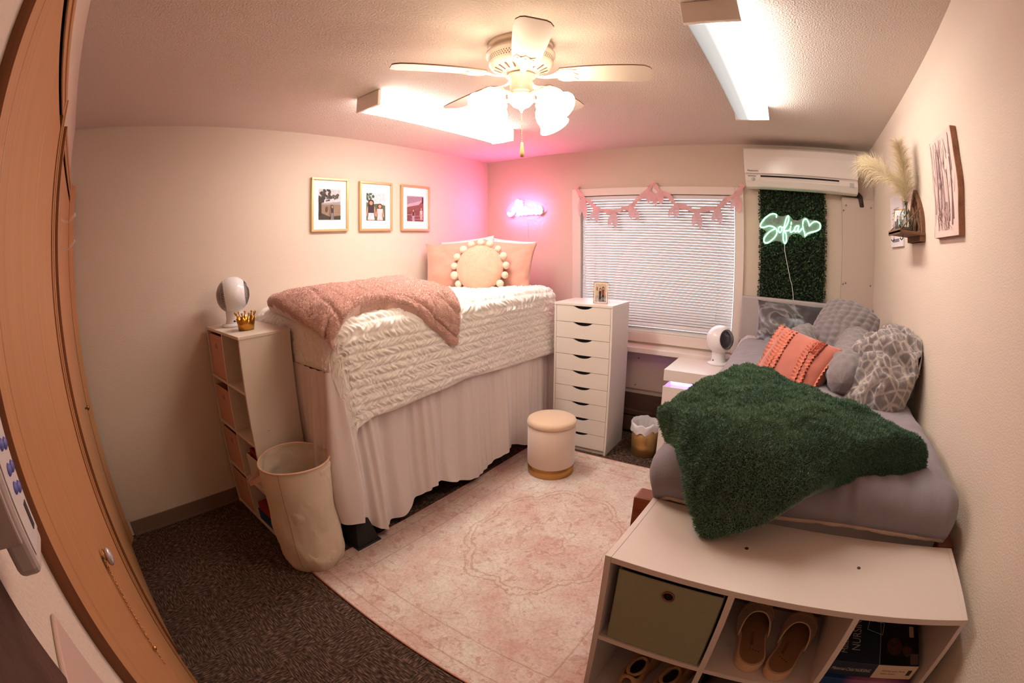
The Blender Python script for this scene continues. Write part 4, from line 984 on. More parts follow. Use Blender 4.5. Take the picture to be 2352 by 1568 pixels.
# ------------------------------------------------------------------ boxwood panel with the green name sign
bxp = thing('leaf_panel','artificial green boxwood leaf panel on the back wall behind the green sign','wall panel',(2.855,L,.9))
MB(M('panel backing',(14,22,12),.9)).box(2.592,3.115,L-.03,L-.002,.80,2.085).build('backing', bxp)
LEAFS = [M('boxwood leaf dark',(26,48,24),.55,var=.4,vscale=30),M('boxwood leaf mid',(40,68,34),.5,var=.4,vscale=30),M('boxwood leaf light',(62,92,48),.5)]
m = MB(LEAFS[0]); r = np.random.default_rng(11); N = 9500
xs = 2.578+.551*r.random(N); zs = .80+1.285*r.random(N); ys = L-.030-.034*r.random(N)
ed = (xs<2.592)|(xs>3.115); 
for mi,sel in ((0,r.random(N)<.5),(1,None),(2,None)):
    pass
ki = r.choice(3,N,p=[.5,.4,.1])
for mi in range(3):
    m.use(LEAFS[mi]); idx = np.where(ki==mi)[0]; n = len(idx)
    C = np.stack([xs[idx],ys[idx],zs[idx]],1); nn = np.stack([r.normal(size=n)*.7,-1+.3*r.normal(size=n),.4+r.normal(size=n)*.7],1); nn /= np.linalg.norm(nn,axis=1,keepdims=True)
    t = np.cross(nn,r.normal(size=(n,3))); t /= np.linalg.norm(t,axis=1,keepdims=True); b2_ = np.cross(nn,t); s = (.0075+.004*r.random(n))[:,None]
    V = np.stack([C-t*s,C+b2_*s*.6,C+t*s,C-b2_*s*.6],1).reshape(-1,3); m.add(V,[(4*i,4*i+1,4*i+2,4*i+3) for i in range(n)])
m.build('leaves', bxp)

SF = {'S': [(2.719, 1.864), (2.722, 1.884), (2.695, 1.89), (2.663, 1.878), (2.628, 1.851), (2.601, 1.817), (2.591, 1.796), (2.598, 1.783), (2.622, 1.784), (2.654, 1.795), (2.683, 1.795), (2.707, 1.786), (2.723, 1.767), (2.72, 1.739), (2.699, 1.708), (2.667, 1.681), (2.64, 1.668), (2.624, 1.673), (2.619, 1.693), (2.632, 1.719), (2.661, 1.75), (2.694, 1.772), (2.715, 1.781)],
'o': [(2.752, 1.799), (2.739, 1.79), (2.735, 1.775), (2.739, 1.758), (2.75, 1.754), (2.76, 1.767), (2.763, 1.787), (2.752, 1.799), (2.763, 1.792), (2.779, 1.795)],
'f': [(2.779, 1.778), (2.801, 1.809), (2.817, 1.845), (2.82, 1.875), (2.814, 1.881), (2.801, 1.864), (2.787, 1.818), (2.778, 1.778), (2.774, 1.741), (2.774, 1.708), (2.78, 1.684), (2.789, 1.676), (2.798, 1.688), (2.8, 1.718), (2.796, 1.747), (2.786, 1.769), (2.798, 1.769), (2.816, 1.773), (2.827, 1.784)],
'i': [(2.836, 1.809), (2.83, 1.782), (2.831, 1.764), (2.841, 1.763), (2.857, 1.774), (2.865, 1.786)], 'dot': [(2.84, 1.837), (2.838, 1.819)],
'a': [(2.9, 1.811), (2.884, 1.812), (2.87, 1.799), (2.865, 1.779), (2.873, 1.767), (2.886, 1.778), (2.896, 1.801), (2.9, 1.814), (2.896, 1.789), (2.894, 1.771), (2.905, 1.77), (2.919, 1.788), (2.925, 1.796)],
'h': [(2.948, 1.74), (2.947, 1.761), (2.935, 1.794), (2.932, 1.828), (2.938, 1.856), (2.955, 1.868), (2.971, 1.858), (2.981, 1.837), (2.985, 1.82), (2.997, 1.833), (3.022, 1.852), (3.049, 1.854), (3.071, 1.841), (3.075, 1.817), (3.062, 1.797), (3.032, 1.783), (2.994, 1.772), (2.967, 1.76), (2.948, 1.74)]}
PN = [(2.695, 1.901), (2.721, 1.892), (2.745, 1.876), (2.775, 1.878), (2.802, 1.887), (2.818, 1.891), (2.834, 1.877), (2.855, 1.856), (2.89, 1.853), (2.917, 1.865), (2.947, 1.882), (2.969, 1.877), (2.99, 1.866), (3.039, 1.867), (3.075, 1.855), (3.088, 1.827), (3.079, 1.801), (3.044, 1.779), (2.989, 1.757), (2.962, 1.74), (2.949, 1.726), (2.935, 1.731), (2.916, 1.747), (2.881, 1.755), (2.849, 1.749), (2.824, 1.728), (2.808, 1.687), (2.79, 1.668), (2.774, 1.672), (2.747, 1.687), (2.714, 1.69), (2.682, 1.678), (2.653, 1.661), (2.626, 1.657), (2.61, 1.676), (2.61, 1.705), (2.621, 1.731), (2.639, 1.752), (2.613, 1.771), (2.583, 1.779), (2.582, 1.804), (2.6, 1.835), (2.627, 1.864), (2.662, 1.889)]
gs = thing('neon_sign','green neon sign reading Sofia with a heart on the boxwood leaf panel','neon sign',(2.84,L-.07,1.66))
m = MB(CLEAR); plate(m,PN,L-.072,L-.067); m.build('backing', gs)
NEG = emission('green neon core',(.30,1.,.50),4.2)
m = MB(NEG); m.smooth = True
for k_,s in SF.items(): m.tube(smoothpath([(x,L-.079,z) for x,z in s],6),.0042,8)
m.build('neon_tube', gs)
m = MB(PAPER); m.tube(smoothpath([(2.786,L-.075,1.67),(2.788,L-.075,1.62),(2.801,L-.075,1.558),(2.829,L-.074,1.448),(2.842,L-.073,1.40),(2.854,L-.072,1.37),(2.873,L-.07,1.25),(2.88,L-.065,1.1)],6),.0024,6); m.build('cord', gs, label='thin white cord')

# ------------------------------------------------------------------ right wall: log slice picture, arched shelf and what stands on it
BARK = M('birch bark edge',(170,120,92),.85,var=.35,vscale=25,bump=.4,bscale=60)
wp = thing('wood_picture','wooden plank picture of bare birch trees on the right wall','picture',(W,1.88,1.71))
zz = np.linspace(1.71,2.09,22); yl = 1.735+.010*vn(zz*9,1,0)-.010*(zz-1.71)/.38; yr = 2.055+.012*vn(zz*11,5,0)-.03*(zz-1.71)/.38
out = [(y,z) for y,z in zip(yl,zz)]+[(y,z) for y,z in zip(yr[::-1],zz[::-1])]
m = MB(BARK); n = len(out); A = [(W-.026,y,z) for y,z in out]; B = [(W-.002,y+.006*(1 if y>1.88 else -1),z) for y,z in out]
m.add(A+B,[tuple(range(n)),tuple(range(n,2*n))[::-1]]+[(j,j+n,(j+1)%n+n,(j+1)%n) for j in range(n)],False); m.build('plank', wp)
m = MB(M('picture ground',(226,196,184),.8,var=.12,vscale=14)); x_ = W-.0265
m.poly([(x_,y+(.006 if i<22 else -.006),z) for i,(y,z) in enumerate(out)])
TR1,TR2,TR3 = M('birch grey',(170,138,136),.8,var=.4,vscale=40),M('birch brown',(128,98,96),.8,var=.3,vscale=40),M('birch pale',(214,180,170),.8)
r = np.random.default_rng(5)
def strip(pts,w,mat,l_):
    m.use(mat); p = np.array(pts); w = np.broadcast_to(w,(len(p),))
    rows = [np.stack([np.full(len(p),x_-l_),p[:,0]+q*w,p[:,1]],1) for q in (-.5,.5)]; m.grid(np.stack(rows,1)[:,::-1])
for i in range(24):
    y0 = 1.76+.28*r.random(); w = .004+.012*r.random(); z0 = 1.735+.09*r.random(); ln = .16+.2*r.random(); z1 = min(2.075,z0+ln); k_ = 9
    zs_ = np.linspace(z0,z1,k_); ys_ = y0+.012*np.sin(zs_*9+i)+.03*(r.random()-.5)*(zs_-z0)/.3
    strip(list(zip(ys_,zs_)),np.linspace(w,w*.55,k_),(TR1,TR2,TR3)[i%3],.0004+i*.00006)
for i in range(26):
    y0 = 1.77+.26*r.random(); z0 = 1.85+.16*r.random(); a = (r.random()-.5)*1.6; ln = .04+.07*r.random()
    q = np.linspace(0,1,5); strip(list(zip(np.clip(y0+ln*sin(a)*q,1.745,2.04),np.minimum(z0+ln*cos(a)*q,2.07))),np.linspace(.0045,.0015,5),(TR2,TR1)[i%2],.0015+i*.00004)
for i in range(20): strip([(1.80+.2*r.random(),1.735),(1.80+.2*r.random(),1.79+.05*r.random())],.004,(TR2,TR3)[i%2],.003+i*.00003)
m.build('painting', wp)

# gothic arch shelf
AW = M('weathered shelf wood',(136,96,68),.7,var=.35,vscale=30,stretch=(1,1,.3))
gsf = thing('arch_shelf','small wooden gothic arch wall shelf with a lattice back on the right wall','shelf',(W,2.41,1.70))
YC,HW_,ZB,ZT = 2.41,.128,1.705,1.955
def arch(hw,zb,zt,n=14):
    zs_ = np.linspace(0,1,n); sh_ = hw*(1-np.clip((zs_-.25)/.75,0,1)**2.2)
    return [(YC-a,zb+(zt-zb)*z_) for a,z_ in zip(sh_,zs_)]+[(YC+a,zb+(zt-zb)*z_) for a,z_ in zip(sh_[::-1],zs_[::-1])]
o_,i_ = arch(HW_,ZB,ZT),arch(HW_-.022,ZB+.022,ZT-.028); n = len(o_); m = MB(AW)
x0,x1 = W-.020,W-.002
V = [(x0,y,z) for y,z in o_]+[(x0,y,z) for y,z in i_]+[(x1,y,z) for y,z in o_]+[(x1,y,z) for y,z in i_]
F = []
for j in range(n):
    k_ = (j+1)%n
    F += [(j,k_,n+k_,n+j),(2*n+j,3*n+j,3*n+k_,2*n+k_),(j,2*n+j,2*n+k_,k_),(n+j,n+k_,3*n+k_,3*n+j)]
m.add(V,F,False)
hwz = lambda z: max(.0,(HW_-.012)*(1-max(0,((z-ZB)/(ZT-ZB)-.25)/.75)**2.2))
for s in (1,-1):
    for i in range(-3,5):
        a0 = None; pts = []
        for z_ in np.linspace(ZB+.02,ZT-.02,40):
            y = YC+s*((z_-ZB)*.52-.03+.062*i-.06)
            if abs(y-YC) < hwz(z_): pts.append((W-.012,y,z_))
        if len(pts) > 4: m.tube(pts,.0065,4,smooth=False)
m.build('lattice_back', gsf)
m = MB(AW); m.box(W-.145,W-.002,YC-.135,YC+.135,ZB+.026,ZB+.040); m.box(W-.145,W-.138,YC-.135,YC+.135,ZB+.022,ZB+.046); m.box(W-.03,W-.002,YC-.13,YC+.13,ZB+.0,ZB+.027); m.build('board', gsf, bev=.002)
for s in (-1,1): MB(AW).tube([(W-.142,YC+s*.128,ZB+.040),(W-.020,YC+s*.118,ZB+.155)],.0035,6).build('rope', gsf)
for y in (YC-.10,YC+.10): MB(M('shelf hook',(60,44,36),.5,metal=.5)).tube([(W-.12,y,ZB+.026),(W-.12,y,ZB+.004),(W-.128,y,ZB-.004),(W-.137,y,ZB+.004)],.0028,6).build('hook', gsf)
ZS = ZB+.0415
# bottle vase with pampas
vc = (W-.078,2.385,ZS); va = thing('bottle_vase','clear glass bottle vase holding pampas grass on the arch shelf','vase',vc)
GL = M('bottle glass',(236,244,242),.03,trans=1.,ior=1.3)
m = MB(GL); m.lathe([(.0,0),(.032,.001),(.036,.006),(.037,.07),(.030,.09),(.013,.108),(.011,.135),(.014,.14),(.012,.141),(.0085,.135),(.010,.108),(.027,.088),(.0335,.07),(.0335,.008),(.0,.006)],vc,32); m.build('glass', va)
PAMP = M('pampas plume',(228,210,172),.9,sheen=.3); PST = M('pampas stalk',(176,146,96),.8)
def pampas(label, tip, bend, seed, ln=.30, wd=.062):
    r = np.random.default_rng(seed); p0 = np.array([vc[0],vc[1],ZS+.02]); p1 = np.array([vc[0],vc[1],ZS+.145]); p3 = np.array(tip,float)
    path = smoothpath([p0,p1,p1+(p3-p1)*.5+np.array(bend),p3],16); n = len(path)
    f = thing('pampas_stem',label,'dried grass',tuple(p0),'pampas grass in the bottle vase')
    MB(PST).tube(path,np.linspace(.0022,.0008,n),6).build('stalk', f)
    tot = np.cumsum(np.r_[0,np.linalg.norm(np.diff(path,axis=0),axis=1)]); s0 = tot[-1]-ln
    m = MB(PAMP); N = 2000; vs = []
    for i in range(N):
        q = r.random()**.9; s = s0+ln*q; P = np.array([np.interp(s,tot,path[:,c]) for c in range(3)]); P2 = np.array([np.interp(min(s+.02,tot[-1]),tot,path[:,c]) for c in range(3)])
        d = P2-P; d /= np.linalg.norm(d)+1e-9; o = r.normal(size=3); o -= d*(o@d); o /= np.linalg.norm(o)+1e-9
        l = wd*(.35+.9*r.random())*(1-.45*q)*(min(1,q*5)+.25); a = d*(.55+.35*r.random())+o*(.75); a /= np.linalg.norm(a)
        m1 = P+a*l*.55; e = m1+(a+np.array([0,0,-.55])+o*.15)*l*.5
        t = np.cross(a,r.normal(size=3)); t /= np.linalg.norm(t)+1e-9; w = .0007
        vs += [P-t*w,P+t*w,m1+t*w*.8,m1-t*w*.8,e]
    F = []
    for i in range(N): F += [(5*i,5*i+1,5*i+2,5*i+3),(5*i+3,5*i+2,5*i+4)]
    m.add(vs,F,True); m.build('plume', f)
pampas('pampas plume arching left towards the air conditioner',(W-.235,2.80,2.13),(-.02,.0,.06),1,.38,.125)
pampas('pampas plume standing upright against the right wall',(W-.10,2.36,2.16),(.01,.0,.03),2,.30,.11)
pampas('short pampas sprig between the two tall plumes',(W-.13,2.47,2.02),(.0,.0,.02),3,.16,.06)
# little photo frame on the shelf
r_,u_,n_ = axes(-155,8); o_ = np.array([W-.118,2.535,ZS])
pf = thing('photo_frame','small gold photo frame behind the bottle vase on the arch shelf','photo frame',tuple(o_)); F = P3(o_-r_*.0,r_,u_,n_); m = MB(GOLD); w,h = .082,.112
for a in ((0,0,w,0),(0,h,w,h),(0,0,0,h),(w,0,w,h)): m.tube([F(a[0],a[1]+.003),F(a[2],a[3]+.003)],.003,6)
m.build('frame', pf); m = MB(PAPER); m.poly([F(0,.003),F(w,.003),F(w,h),F(0,h)]); pic(m,F,w-.012,h-.012,[('r',0,0,1,1,(206,206,206)),('r',0,0,1,.5,(70,84,80))]+person(.35,0,.8,(40,30,30),(40,50,56),(40,48,52),(206,160,130))+person(.66,0,.76,(60,44,36),(150,190,180),(60,60,66),(206,160,130)),.006,.007); m.build('photo', pf)
# flat white plaque on the wall behind
pq = thing('wall_plaque','white plaque with faint print on the right wall behind the arch shelf','plaque',(W,2.87,1.70))
MB(M('plaque white',(232,222,222),.6)).box(W-.014,W-.001,2.71,3.03,1.695,1.99).build('plaque_panel', pq, bev=.002)
m = MB(M('faint print',(150,140,150),.7)); 
for i in range(7): z_ = 1.80+.018*i; m.poly([(W-.0145,2.80+.02*sin(i*2),z_),(W-.0145,2.96-.02*cos(i*3),z_),(W-.0145,2.96-.02*cos(i*3),z_+.005),(W-.0145,2.80+.02*sin(i*2),z_+.005)][::-1])
m.use(M('plaque letters',(84,78,84),.7))
for i in range(9): m.box(W-.0146,W-.0140,2.965-.019*i-.013,2.965-.019*i,1.722,1.74)
m.build('print', pq)

# ------------------------------------------------------------------ ceiling lights
def tube_light(label, x0, x1, y0, y1, prof):
    f = thing('fluorescent_light', label, 'ceiling light', ((x0+x1)/2,(y0+y1)/2,H-.092), 'wraparound ceiling lights')
    CAP = M('fixture end cap',(250,236,226),.6)
    for a,b_ in ((y0-.012,y0+.008),(y1-.008,y1+.012)): MB(CAP).box(x0,x1,a,b_,H-.09,H-.001).build('end_cap', f, bev=.003)
    m = MB(WHITEM); m.box(x0+.012,x1-.012,y0+.008,y1-.008,H-.03,H-.001); m.build('housing', f)
    return f
EMD = bpy.data.materials.new('lit acrylic diffuser'); EMD.use_nodes = True
nt = EMD.node_tree; nt.nodes.clear(); N_ = nt.nodes
def lamp_mat(nm, x0, x1, hot, s0, s1, col, side=.16):
    """acrylic wrap lens: brighter over the tube(s) behind it"""
    m = bpy.data.materials.new(nm); m.use_nodes = True; nt = m.node_tree; nt.nodes.clear(); N = nt.nodes; K = nt.links
    tc = N.new('ShaderNodeTexCoord'); sx = N.new('ShaderNodeSeparateXYZ'); K.new(tc.outputs['Object'],sx.inputs[0])
    r = N.new('ShaderNodeMapRange'); r.inputs[1].default_value = x0; r.inputs[2].default_value = x1; r.inputs[3].default_value = 0; r.inputs[4].default_value = 1; K.new(sx.outputs['X'],r.inputs[0])
    cr = N.new('ShaderNodeValToRGB'); cr.color_ramp.interpolation = 'EASE'; e = cr.color_ramp.elements; e[0].position = 0; e[0].color = (s0,)*3+(1,); e[1].position = hot; e[1].color = (1,1,1,1)
    if hot > .5:
        for p_,v_ in ((.32,.018),(.50,.045),(.60,.25)): q_ = e.new(p_); q_.color = (v_,)*3+(1,)
    K.new(r.outputs[0],cr.inputs['Fac'])
    mu = N.new('ShaderNodeMath'); mu.operation = 'MULTIPLY'; mu.inputs[1].default_value = s1; K.new(cr.outputs['Color'],mu.inputs[0])
    rz = N.new('ShaderNodeMapRange'); rz.inputs[1].default_value = .008; rz.inputs[2].default_value = .03; rz.inputs[3].default_value = 1.; rz.inputs[4].default_value = side; K.new(sx.outputs['Z'],rz.inputs[0]); m2 = N.new('ShaderNodeMath'); m2.operation = 'MULTIPLY'; K.new(mu.outputs[0],m2.inputs[0]); K.new(rz.outputs[0],m2.inputs[1]); mu = m2
    em = N.new('ShaderNodeEmission'); em.inputs['Color'].default_value = (*col,1); K.new(mu.outputs[0],em.inputs['Strength']); o = N.new('ShaderNodeOutputMaterial'); K.new(em.outputs[0],o.inputs[0])
    return m
def lens(f, x0, x1, y0, y1, mat):
    c = (x0+x1)/2
    pr = [(x0+.002,H-.012),(x0+.002,H-.055),(x0+.008,H-.075),(x0+.022,H-.088),(c,H-.093),(x1-.022,H-.088),(x1-.008,H-.075),(x1-.002,H-.055),(x1-.002,H-.012)]
    P = np.array([[(x,y,z) for x,z in pr] for y in (y0+.008,y1-.008)]); m = MB(mat); m.grid(P, smooth=True); m.build('diffuser', f)
FCOL = (1.,.93,.87)
f = tube_light('long fluorescent ceiling light on the left over the tall bed',.787,.982,1.585,2.80,0); lens(f,.787,.982,1.585,2.80,lamp_mat('left lens',-.1,.1,.1,.9,24,FCOL,.34))
f = tube_light('long fluorescent ceiling light on the right over the low bed',2.538,2.743,1.555,2.765,0); lens(f,2.538,2.743,1.555,2.765,lamp_mat('right lens',-.1,.1,.78,.013,29,FCOL,.5))

# ------------------------------------------------------------------ ceiling fan
fc = np.array([1.828,1.636,0]); cf = thing('ceiling_fan','white five blade ceiling fan with four lit tulip shades','ceiling fan',(fc[0],fc[1],H-.35))
FM = M('fan enamel',(238,222,204),.35); FMD = M('fan vent shadow',(120,86,62),.7)
m = MB(FM); m.lathe([(.136,H-.001),(.136,H-.028),(.128,H-.032),(.128,H-.044),(.144,H-.05),(.144,H-.06),(.134,H-.066),(.132,H-.10),(.118,H-.118),(.066,H-.142),(.05,H-.146),(.0,H-.146)],fc,56)
m.use(FMD)
for i in range(72):
    a = 2*pi*i/72
    for j,zo in enumerate((.074,.083,.092)):
        b2_ = a+(j%2)*pi/72; c = fc+[.1335*cos(b2_),.1335*sin(b2_),H-zo]; t = np.array([-sin(b2_),cos(b2_),0]); n = np.array([cos(b2_),sin(b2_),0])*.0006
        m.poly([c-t*.0026+n,c+n-np.array([0,0,.0042]),c+t*.0026+n,c+n+np.array([0,0,.0042])])
for i in range(20):
    a = 2*pi*i/20; d = np.array([cos(a),sin(a),0]); t = np.array([-sin(a),cos(a),0]); p0 = fc+d*.110+[0,0,H-.1222-.0012]; p1 = fc+d*.078+[0,0,H-.1367-.0012]; m.poly([p0-t*.0045,p1-t*.003,p1+t*.003,p0+t*.0045])
m.build('motor_housing', cf)
m = MB(FM); m.lathe([(.045,H-.146),(.06,H-.15),(.06,H-.158),(.046,H-.164),(.046,H-.222),(.052,H-.228),(.053,H-.238)],fc,40); m.build('switch_housing', cf)
m = MB(FM); m.lathe([(.053,H-.238),(.055,H-.25),(.05,H-.272),(.034,H-.292),(.014,H-.302),(.006,H-.312),(.003,H-.322),(.0,H-.324)],fc,40); m.build('light_fitter', cf)
BL = M('blade white',(236,220,206),.4); BE = M('blade edge',(150,112,86),.6)
zb_ = H-.152
for i in range(5):
    a = 4.136-i*2*pi/5; d = np.array([cos(a),sin(a),0]); t = np.array([-sin(a),cos(a),0]); pt = rad(-11)
    up = np.array([0,0,1.]); tt = t*cos(pt)+up*sin(pt); nn = np.cross(d,tt)
    rr_ = [.155,.165,.25,.35,.45,.50,.522,.530]; hw_ = [.030,.048,.056,.061,.064,.061,.048,.034]
    oc = fc+np.array([0,0,zb_-.004])
    out = [oc+d*r_2+tt*w_ for r_2,w_ in zip(rr_,hw_)]+[oc+d*r_2-tt*w_ for r_2,w_ in zip(rr_[::-1],hw_[::-1])]; n = len(out)
    b = MB(BL); A = [p+nn*.003 for p in out]; B = [p-nn*.003 for p in out]
    b.add(A+B,[tuple(range(n))[::-1],tuple(range(n,2*n))],False); b.use(BE); b.add(A+B,[(j,(j+1)%n,(j+1)%n+n,j+n) for j in range(n)],False)
    bo = b.build('blade', cf)
    q = MB(FM); 
    P = [fc+d*.05+[0,0,zb_+.0],fc+d*.09+[0,0,zb_-.014],fc+d*.125+[0,0,zb_-.012],fc+d*.155+[0,0,zb_-.006]]
    rows = [[p+tt*w_*s_ -nn*.0*s_ for s_ in (-1,-.4,.4,1)] for p,w_ in zip(smoothpath(P,5),np.interp(np.linspace(0,1,16),[0,.4,.7,1],[.014,.011,.016,.03]))]
    q.grid(np.array(rows)); o2 = [oc+d*r_2+tt*w_-nn*.0042 for r_2,w_ in ((.15,.030),(.17,.046),(.20,.047),(.232,.036),(.215,.018),(.235,0),(.215,-.018),(.232,-.036),(.20,-.047),(.17,-.046),(.15,-.030))]; n = len(o2)
    q.add(o2+[p-nn*.004 for p in o2],[tuple(range(n)),tuple(range(n,2*n))]+[(j,(j+1)%n,(j+1)%n+n,j+n) for j in range(n)],False)
    for w_ in (-.026,0,.026): q.tube(smoothpath([oc+d*.16+tt*w_*.6-nn*.009,oc+d*.19+tt*w_-nn*.0095,oc+d*.215+tt*w_*1.15-nn*.0085],4),.0035,6)
    q.build('blade_iron', cf)
SHADE = emission('lit frosted tulip glass',(1.,.79,.56),16)
for i in range(4):
    a = rad(-56+45+90*i); d = np.array([cos(a),sin(a),0])
    p0 = fc+d*.045+[0,0,H-.252]; p1 = fc+d*.085+[0,0,H-.247]; p2 = fc+d*.115+[0,0,H-.258]
    q = MB(FM); q.tube(smoothpath([p0,p1,p2],6),.009,10); dn = d*.72+np.array([0,0,-.69]); dn /= np.linalg.norm(dn); q.lathe([(.012,-.018),(.022,-.010),(.026,.004),(.024,.012)],p2,24,ax=dn); ar_ = q.build('lamp_arm', cf)
    s = MB(SHADE); s.smooth = True; s.lathe([(.022,.006),(.036,.018),(.050,.04),(.055,.062),(.054,.082),(.058,.10),(.070,.118),(.067,.118),(.055,.1),(.05,.08),(.05,.062),(.044,.04),(.03,.02),(.018,.01)],p2,32,ax=dn,caps=False); s.sphere(p2+dn*.06,.026,14,10); s.build('lamp_shade', cf)
pc_ = MB(M('pull chain',(206,176,132),.4,metal=.6)); zc = H-.322
while zc > 1.985: pc_.sphere((fc[0],fc[1],zc),.0026,6,5); zc -= .0075
pc_.build('pull_chain', cf)
m = MB(M('pull knob wood',(226,184,126),.5)); m.smooth = True; m.lathe([(.002,1.99),(.005,1.985),(.006,1.97),(.0095,1.945),(.0085,1.928),(.0,1.924)],fc,18); m.build('pull_knob', cf)
# ------------------------------------------------------------------ nine cube organiser in the foreground
ca = -.0294; T_q = (np.array([[cos(ca),-sin(ca),0],[sin(ca),cos(ca),0],[0,0,1.]]), np.array([2.5238,.9428,0]))
def qp(a,b,c): return T_q[0]@np.array([a,b,c])+T_q[1]
def QM(mat): m = MB(mat); m.T = T_q; return m
qw,qd,qh = .961,.309,.881
cu = thing('cube_organizer','low white cube organizer at the foot of the grey bed in the foreground','shelf unit',(3.0,1.08,0))
LAM2 = M('foreground laminate',(230,214,204),.4); LAM2E = M('foreground laminate edge',(196,164,142),.55)
QM(LAM2).box(.0165,qw-.0165,0,qd,qh-.0175,qh-.0004).build('top_panel', cu, bev=.001)
for a in (0,qw-.016): QM(LAM2).box(a,a+.016,0,qd,0,qh).build('side_panel', cu, bev=.001)
m = QM(LAM2); xs_ = [.016,.3177,.6333,qw-.016]
for z in (.0,.289,.574): QM(LAM2).box(.016,qw-.016,.003,qd-.006,z,z+.016).build('shelf_board', cu)
for x in (.3177,.6333): QM(LAM2).box(x-.008,x+.008,.002,qd-.006,.016,qh-.018).build('divider', cu)
m = QM(M('organizer back board',(150,118,100),.7)); m.box(.01,qw-.01,qd-.007,qd-.004,.01,.80); m.build('back_panel', cu)
for x,y in ((.311,.172),(.627,.172)): QM(M('screw recess',(92,72,58),.5,metal=.4)).lathe([(.0055,.0),(.0055,.0009),(.003,.0004)],(x,y,qh-.0003),12).build('cam_screw', cu)
# sage fabric bin
SAGE = M('sage fabric',(154,154,124),.95,bump=.2,bscale=500); 
fb = thing('fabric_bin','sage green fabric bin with a bronze eyelet in the low foreground organizer','bin',tuple(qp(.165,.16,.592)))
m = QM(SAGE); x0,x1,y0,y1,z0,z1 = .036,.3035,.008,.285,.5915,.846
m.box(x0,x1,y0,y0+.005,z0,z1); m.box(x0,x1,y1-.005,y1,z0,z1); m.box(x0,x0+.005,y0,y1,z0,z1); m.box(x1-.005,x1,y0,y1,z0,z1); m.box(x0,x1,y0,y1,z0,z0+.005); m.build('body', fb, bev=.003)
m = QM(M('bronze eyelet',(142,96,66),.35,metal=.8)); m.lathe([(.0165,.001),(.0165,-.002),(.0145,-.0045),(.0115,-.003),(.0115,.001)],(.172,y0,.808),28,axis=1,caps=False); m.use(DARK); m.lathe([(.012,-.0008),(.0001,-.0009)],(.172,y0,.808),24,axis=1); m.build('eyelet', fb)

# cream clogs and sneakers
def outline(t, wid, side):
    """half widths of a sole at 0 (heel) .. 1 (toe): inner, outer"""
    t = np.asarray(t,float); e1 = np.sqrt(np.clip(1-(1-np.clip(t/.17,0,1))**2,0,1)); e2 = np.sqrt(np.clip(1-(1-np.clip((1-t)/.26,0,1))**2,0,1)); q = np.clip((t-.38)/.36,0,1)
    w = wid*e1*e2*(.83+.19*q*q*(3-2*q)-.05*np.exp(-((t-.40)/.10)**2))
    bend = .006*np.sin(t*pi)*side
    return w,bend
def shoe_T(heel, ang, z):
    a = rad(ang); d = np.array([cos(a),sin(a),0]); s = np.array([-sin(a),cos(a),0])   # d toe direction, s to its left
    return np.array([*heel,z]),d,s
def clog(label, heel, ang, z, side):
    o,d,s = shoe_T(heel,ang,z); ln,wd = .258,.050
    c = thing('clog', label, 'shoe', tuple(o), 'cream clogs')
    G = lambda t,q,h: o+d*(t*ln)+s*q+np.array([0,0,h])
    t = .5-.5*np.cos(np.linspace(0,pi,44)); w,b_ = outline(t,wd,side)
    def sole(m,k,z0,z1,z0b,z1b):
        pts = [(a,k*ww+bb) for a,ww,bb in zip(t,w,b_)]+[(a,-k*ww+bb) for a,ww,bb in zip(t[::-1],w[::-1],b_[::-1])]; n = len(pts)
        A = [G(a,q,z0) for a,q in pts]; B = [G(a,q,z1) for a,q in pts]
        m.add(A+B,[tuple(range(n))[::-1],tuple(range(n,2*n))]+[(j,(j+1)%n,(j+1)%n+n,j+n) for j in range(n)],False)
    m = MB(M('clog sole',(216,176,140),.8)); sole(m,1.,.0,.030,0,0); m.build('sole', c, bev=.004)
    m = MB(M('clog footbed',(160,116,78),.85)); m.smooth = False
    pts = [(a,.86*ww+bb) for a,ww,bb in zip(.03+.94*t,w,b_)]+[(a,-.86*ww+bb) for a,ww,bb in zip((.03+.94*t)[::-1],w[::-1],b_[::-1])]
    m.poly([G(a,q,.0308) for a,q in pts]); 
    m.use(M('footbed print',(52,36,26),.8))
    text(m,'BIRKENSTOCK',.0085,G(.30,.004,.0312),d*1.0,s*1.6,.0002,spacing=.9)
    for i in range(4): m.poly([G(.24-.012*i,.012-.008*i,.0313),G(.25-.012*i,.012-.008*i,.0313),G(.25-.012*i,.008-.008*i,.0313),G(.24-.012*i,.008-.008*i,.0313)])
    m.build('footbed', c)
    UP = M('clog suede',(206,164,130),.95,sheen=.3,bump=.2,bscale=200)
    a = np.linspace(0,pi,30); t0 = .66-.20*np.abs(np.cos(a))**2.6; rows = []
    for q in np.linspace(0,1,28):
        tt = t0+(.992-t0)*q; w2 = np.interp(tt,t,w)*1.03+.001; bb = np.interp(tt,t,b_)
        hg = .050*np.sqrt(np.clip(1-(np.clip(tt-.62,0,1)/.385)**2,0.004,1))+.004
        rows.append(np.stack([G(tt[j],w2[j]*cos(a[j])+bb[j],.022+hg[j]*sin(a[j])**.7) for j in range(len(a))],0))
    m = MB(UP); m.grid(np.array(rows)); m.build('upper', c)
    m = MB(M('clog piping',(226,196,160),.8)); m.tube(rows[0],.0026,6); m.tube([p+np.array([0,0,.002]) for p in rows[12]],.0016,6); m.build('piping', c)
    m = MB(UP); q = rows[12]; st_ = np.array([q+np.array([0,0,.003])+d*k_ for k_ in (-.013,-.006,.006,.013)]); m.grid(st_); m.build('strap', c)
zs1 = .5905
h1,h2 = (2.966,.957),(3.034,.944)
clog('left cream suede clog in the middle cube of the foreground organizer',h1,97,zs1,1)
clog('right cream suede clog in the middle cube next to the nursing books',h2,77,zs1,-1)
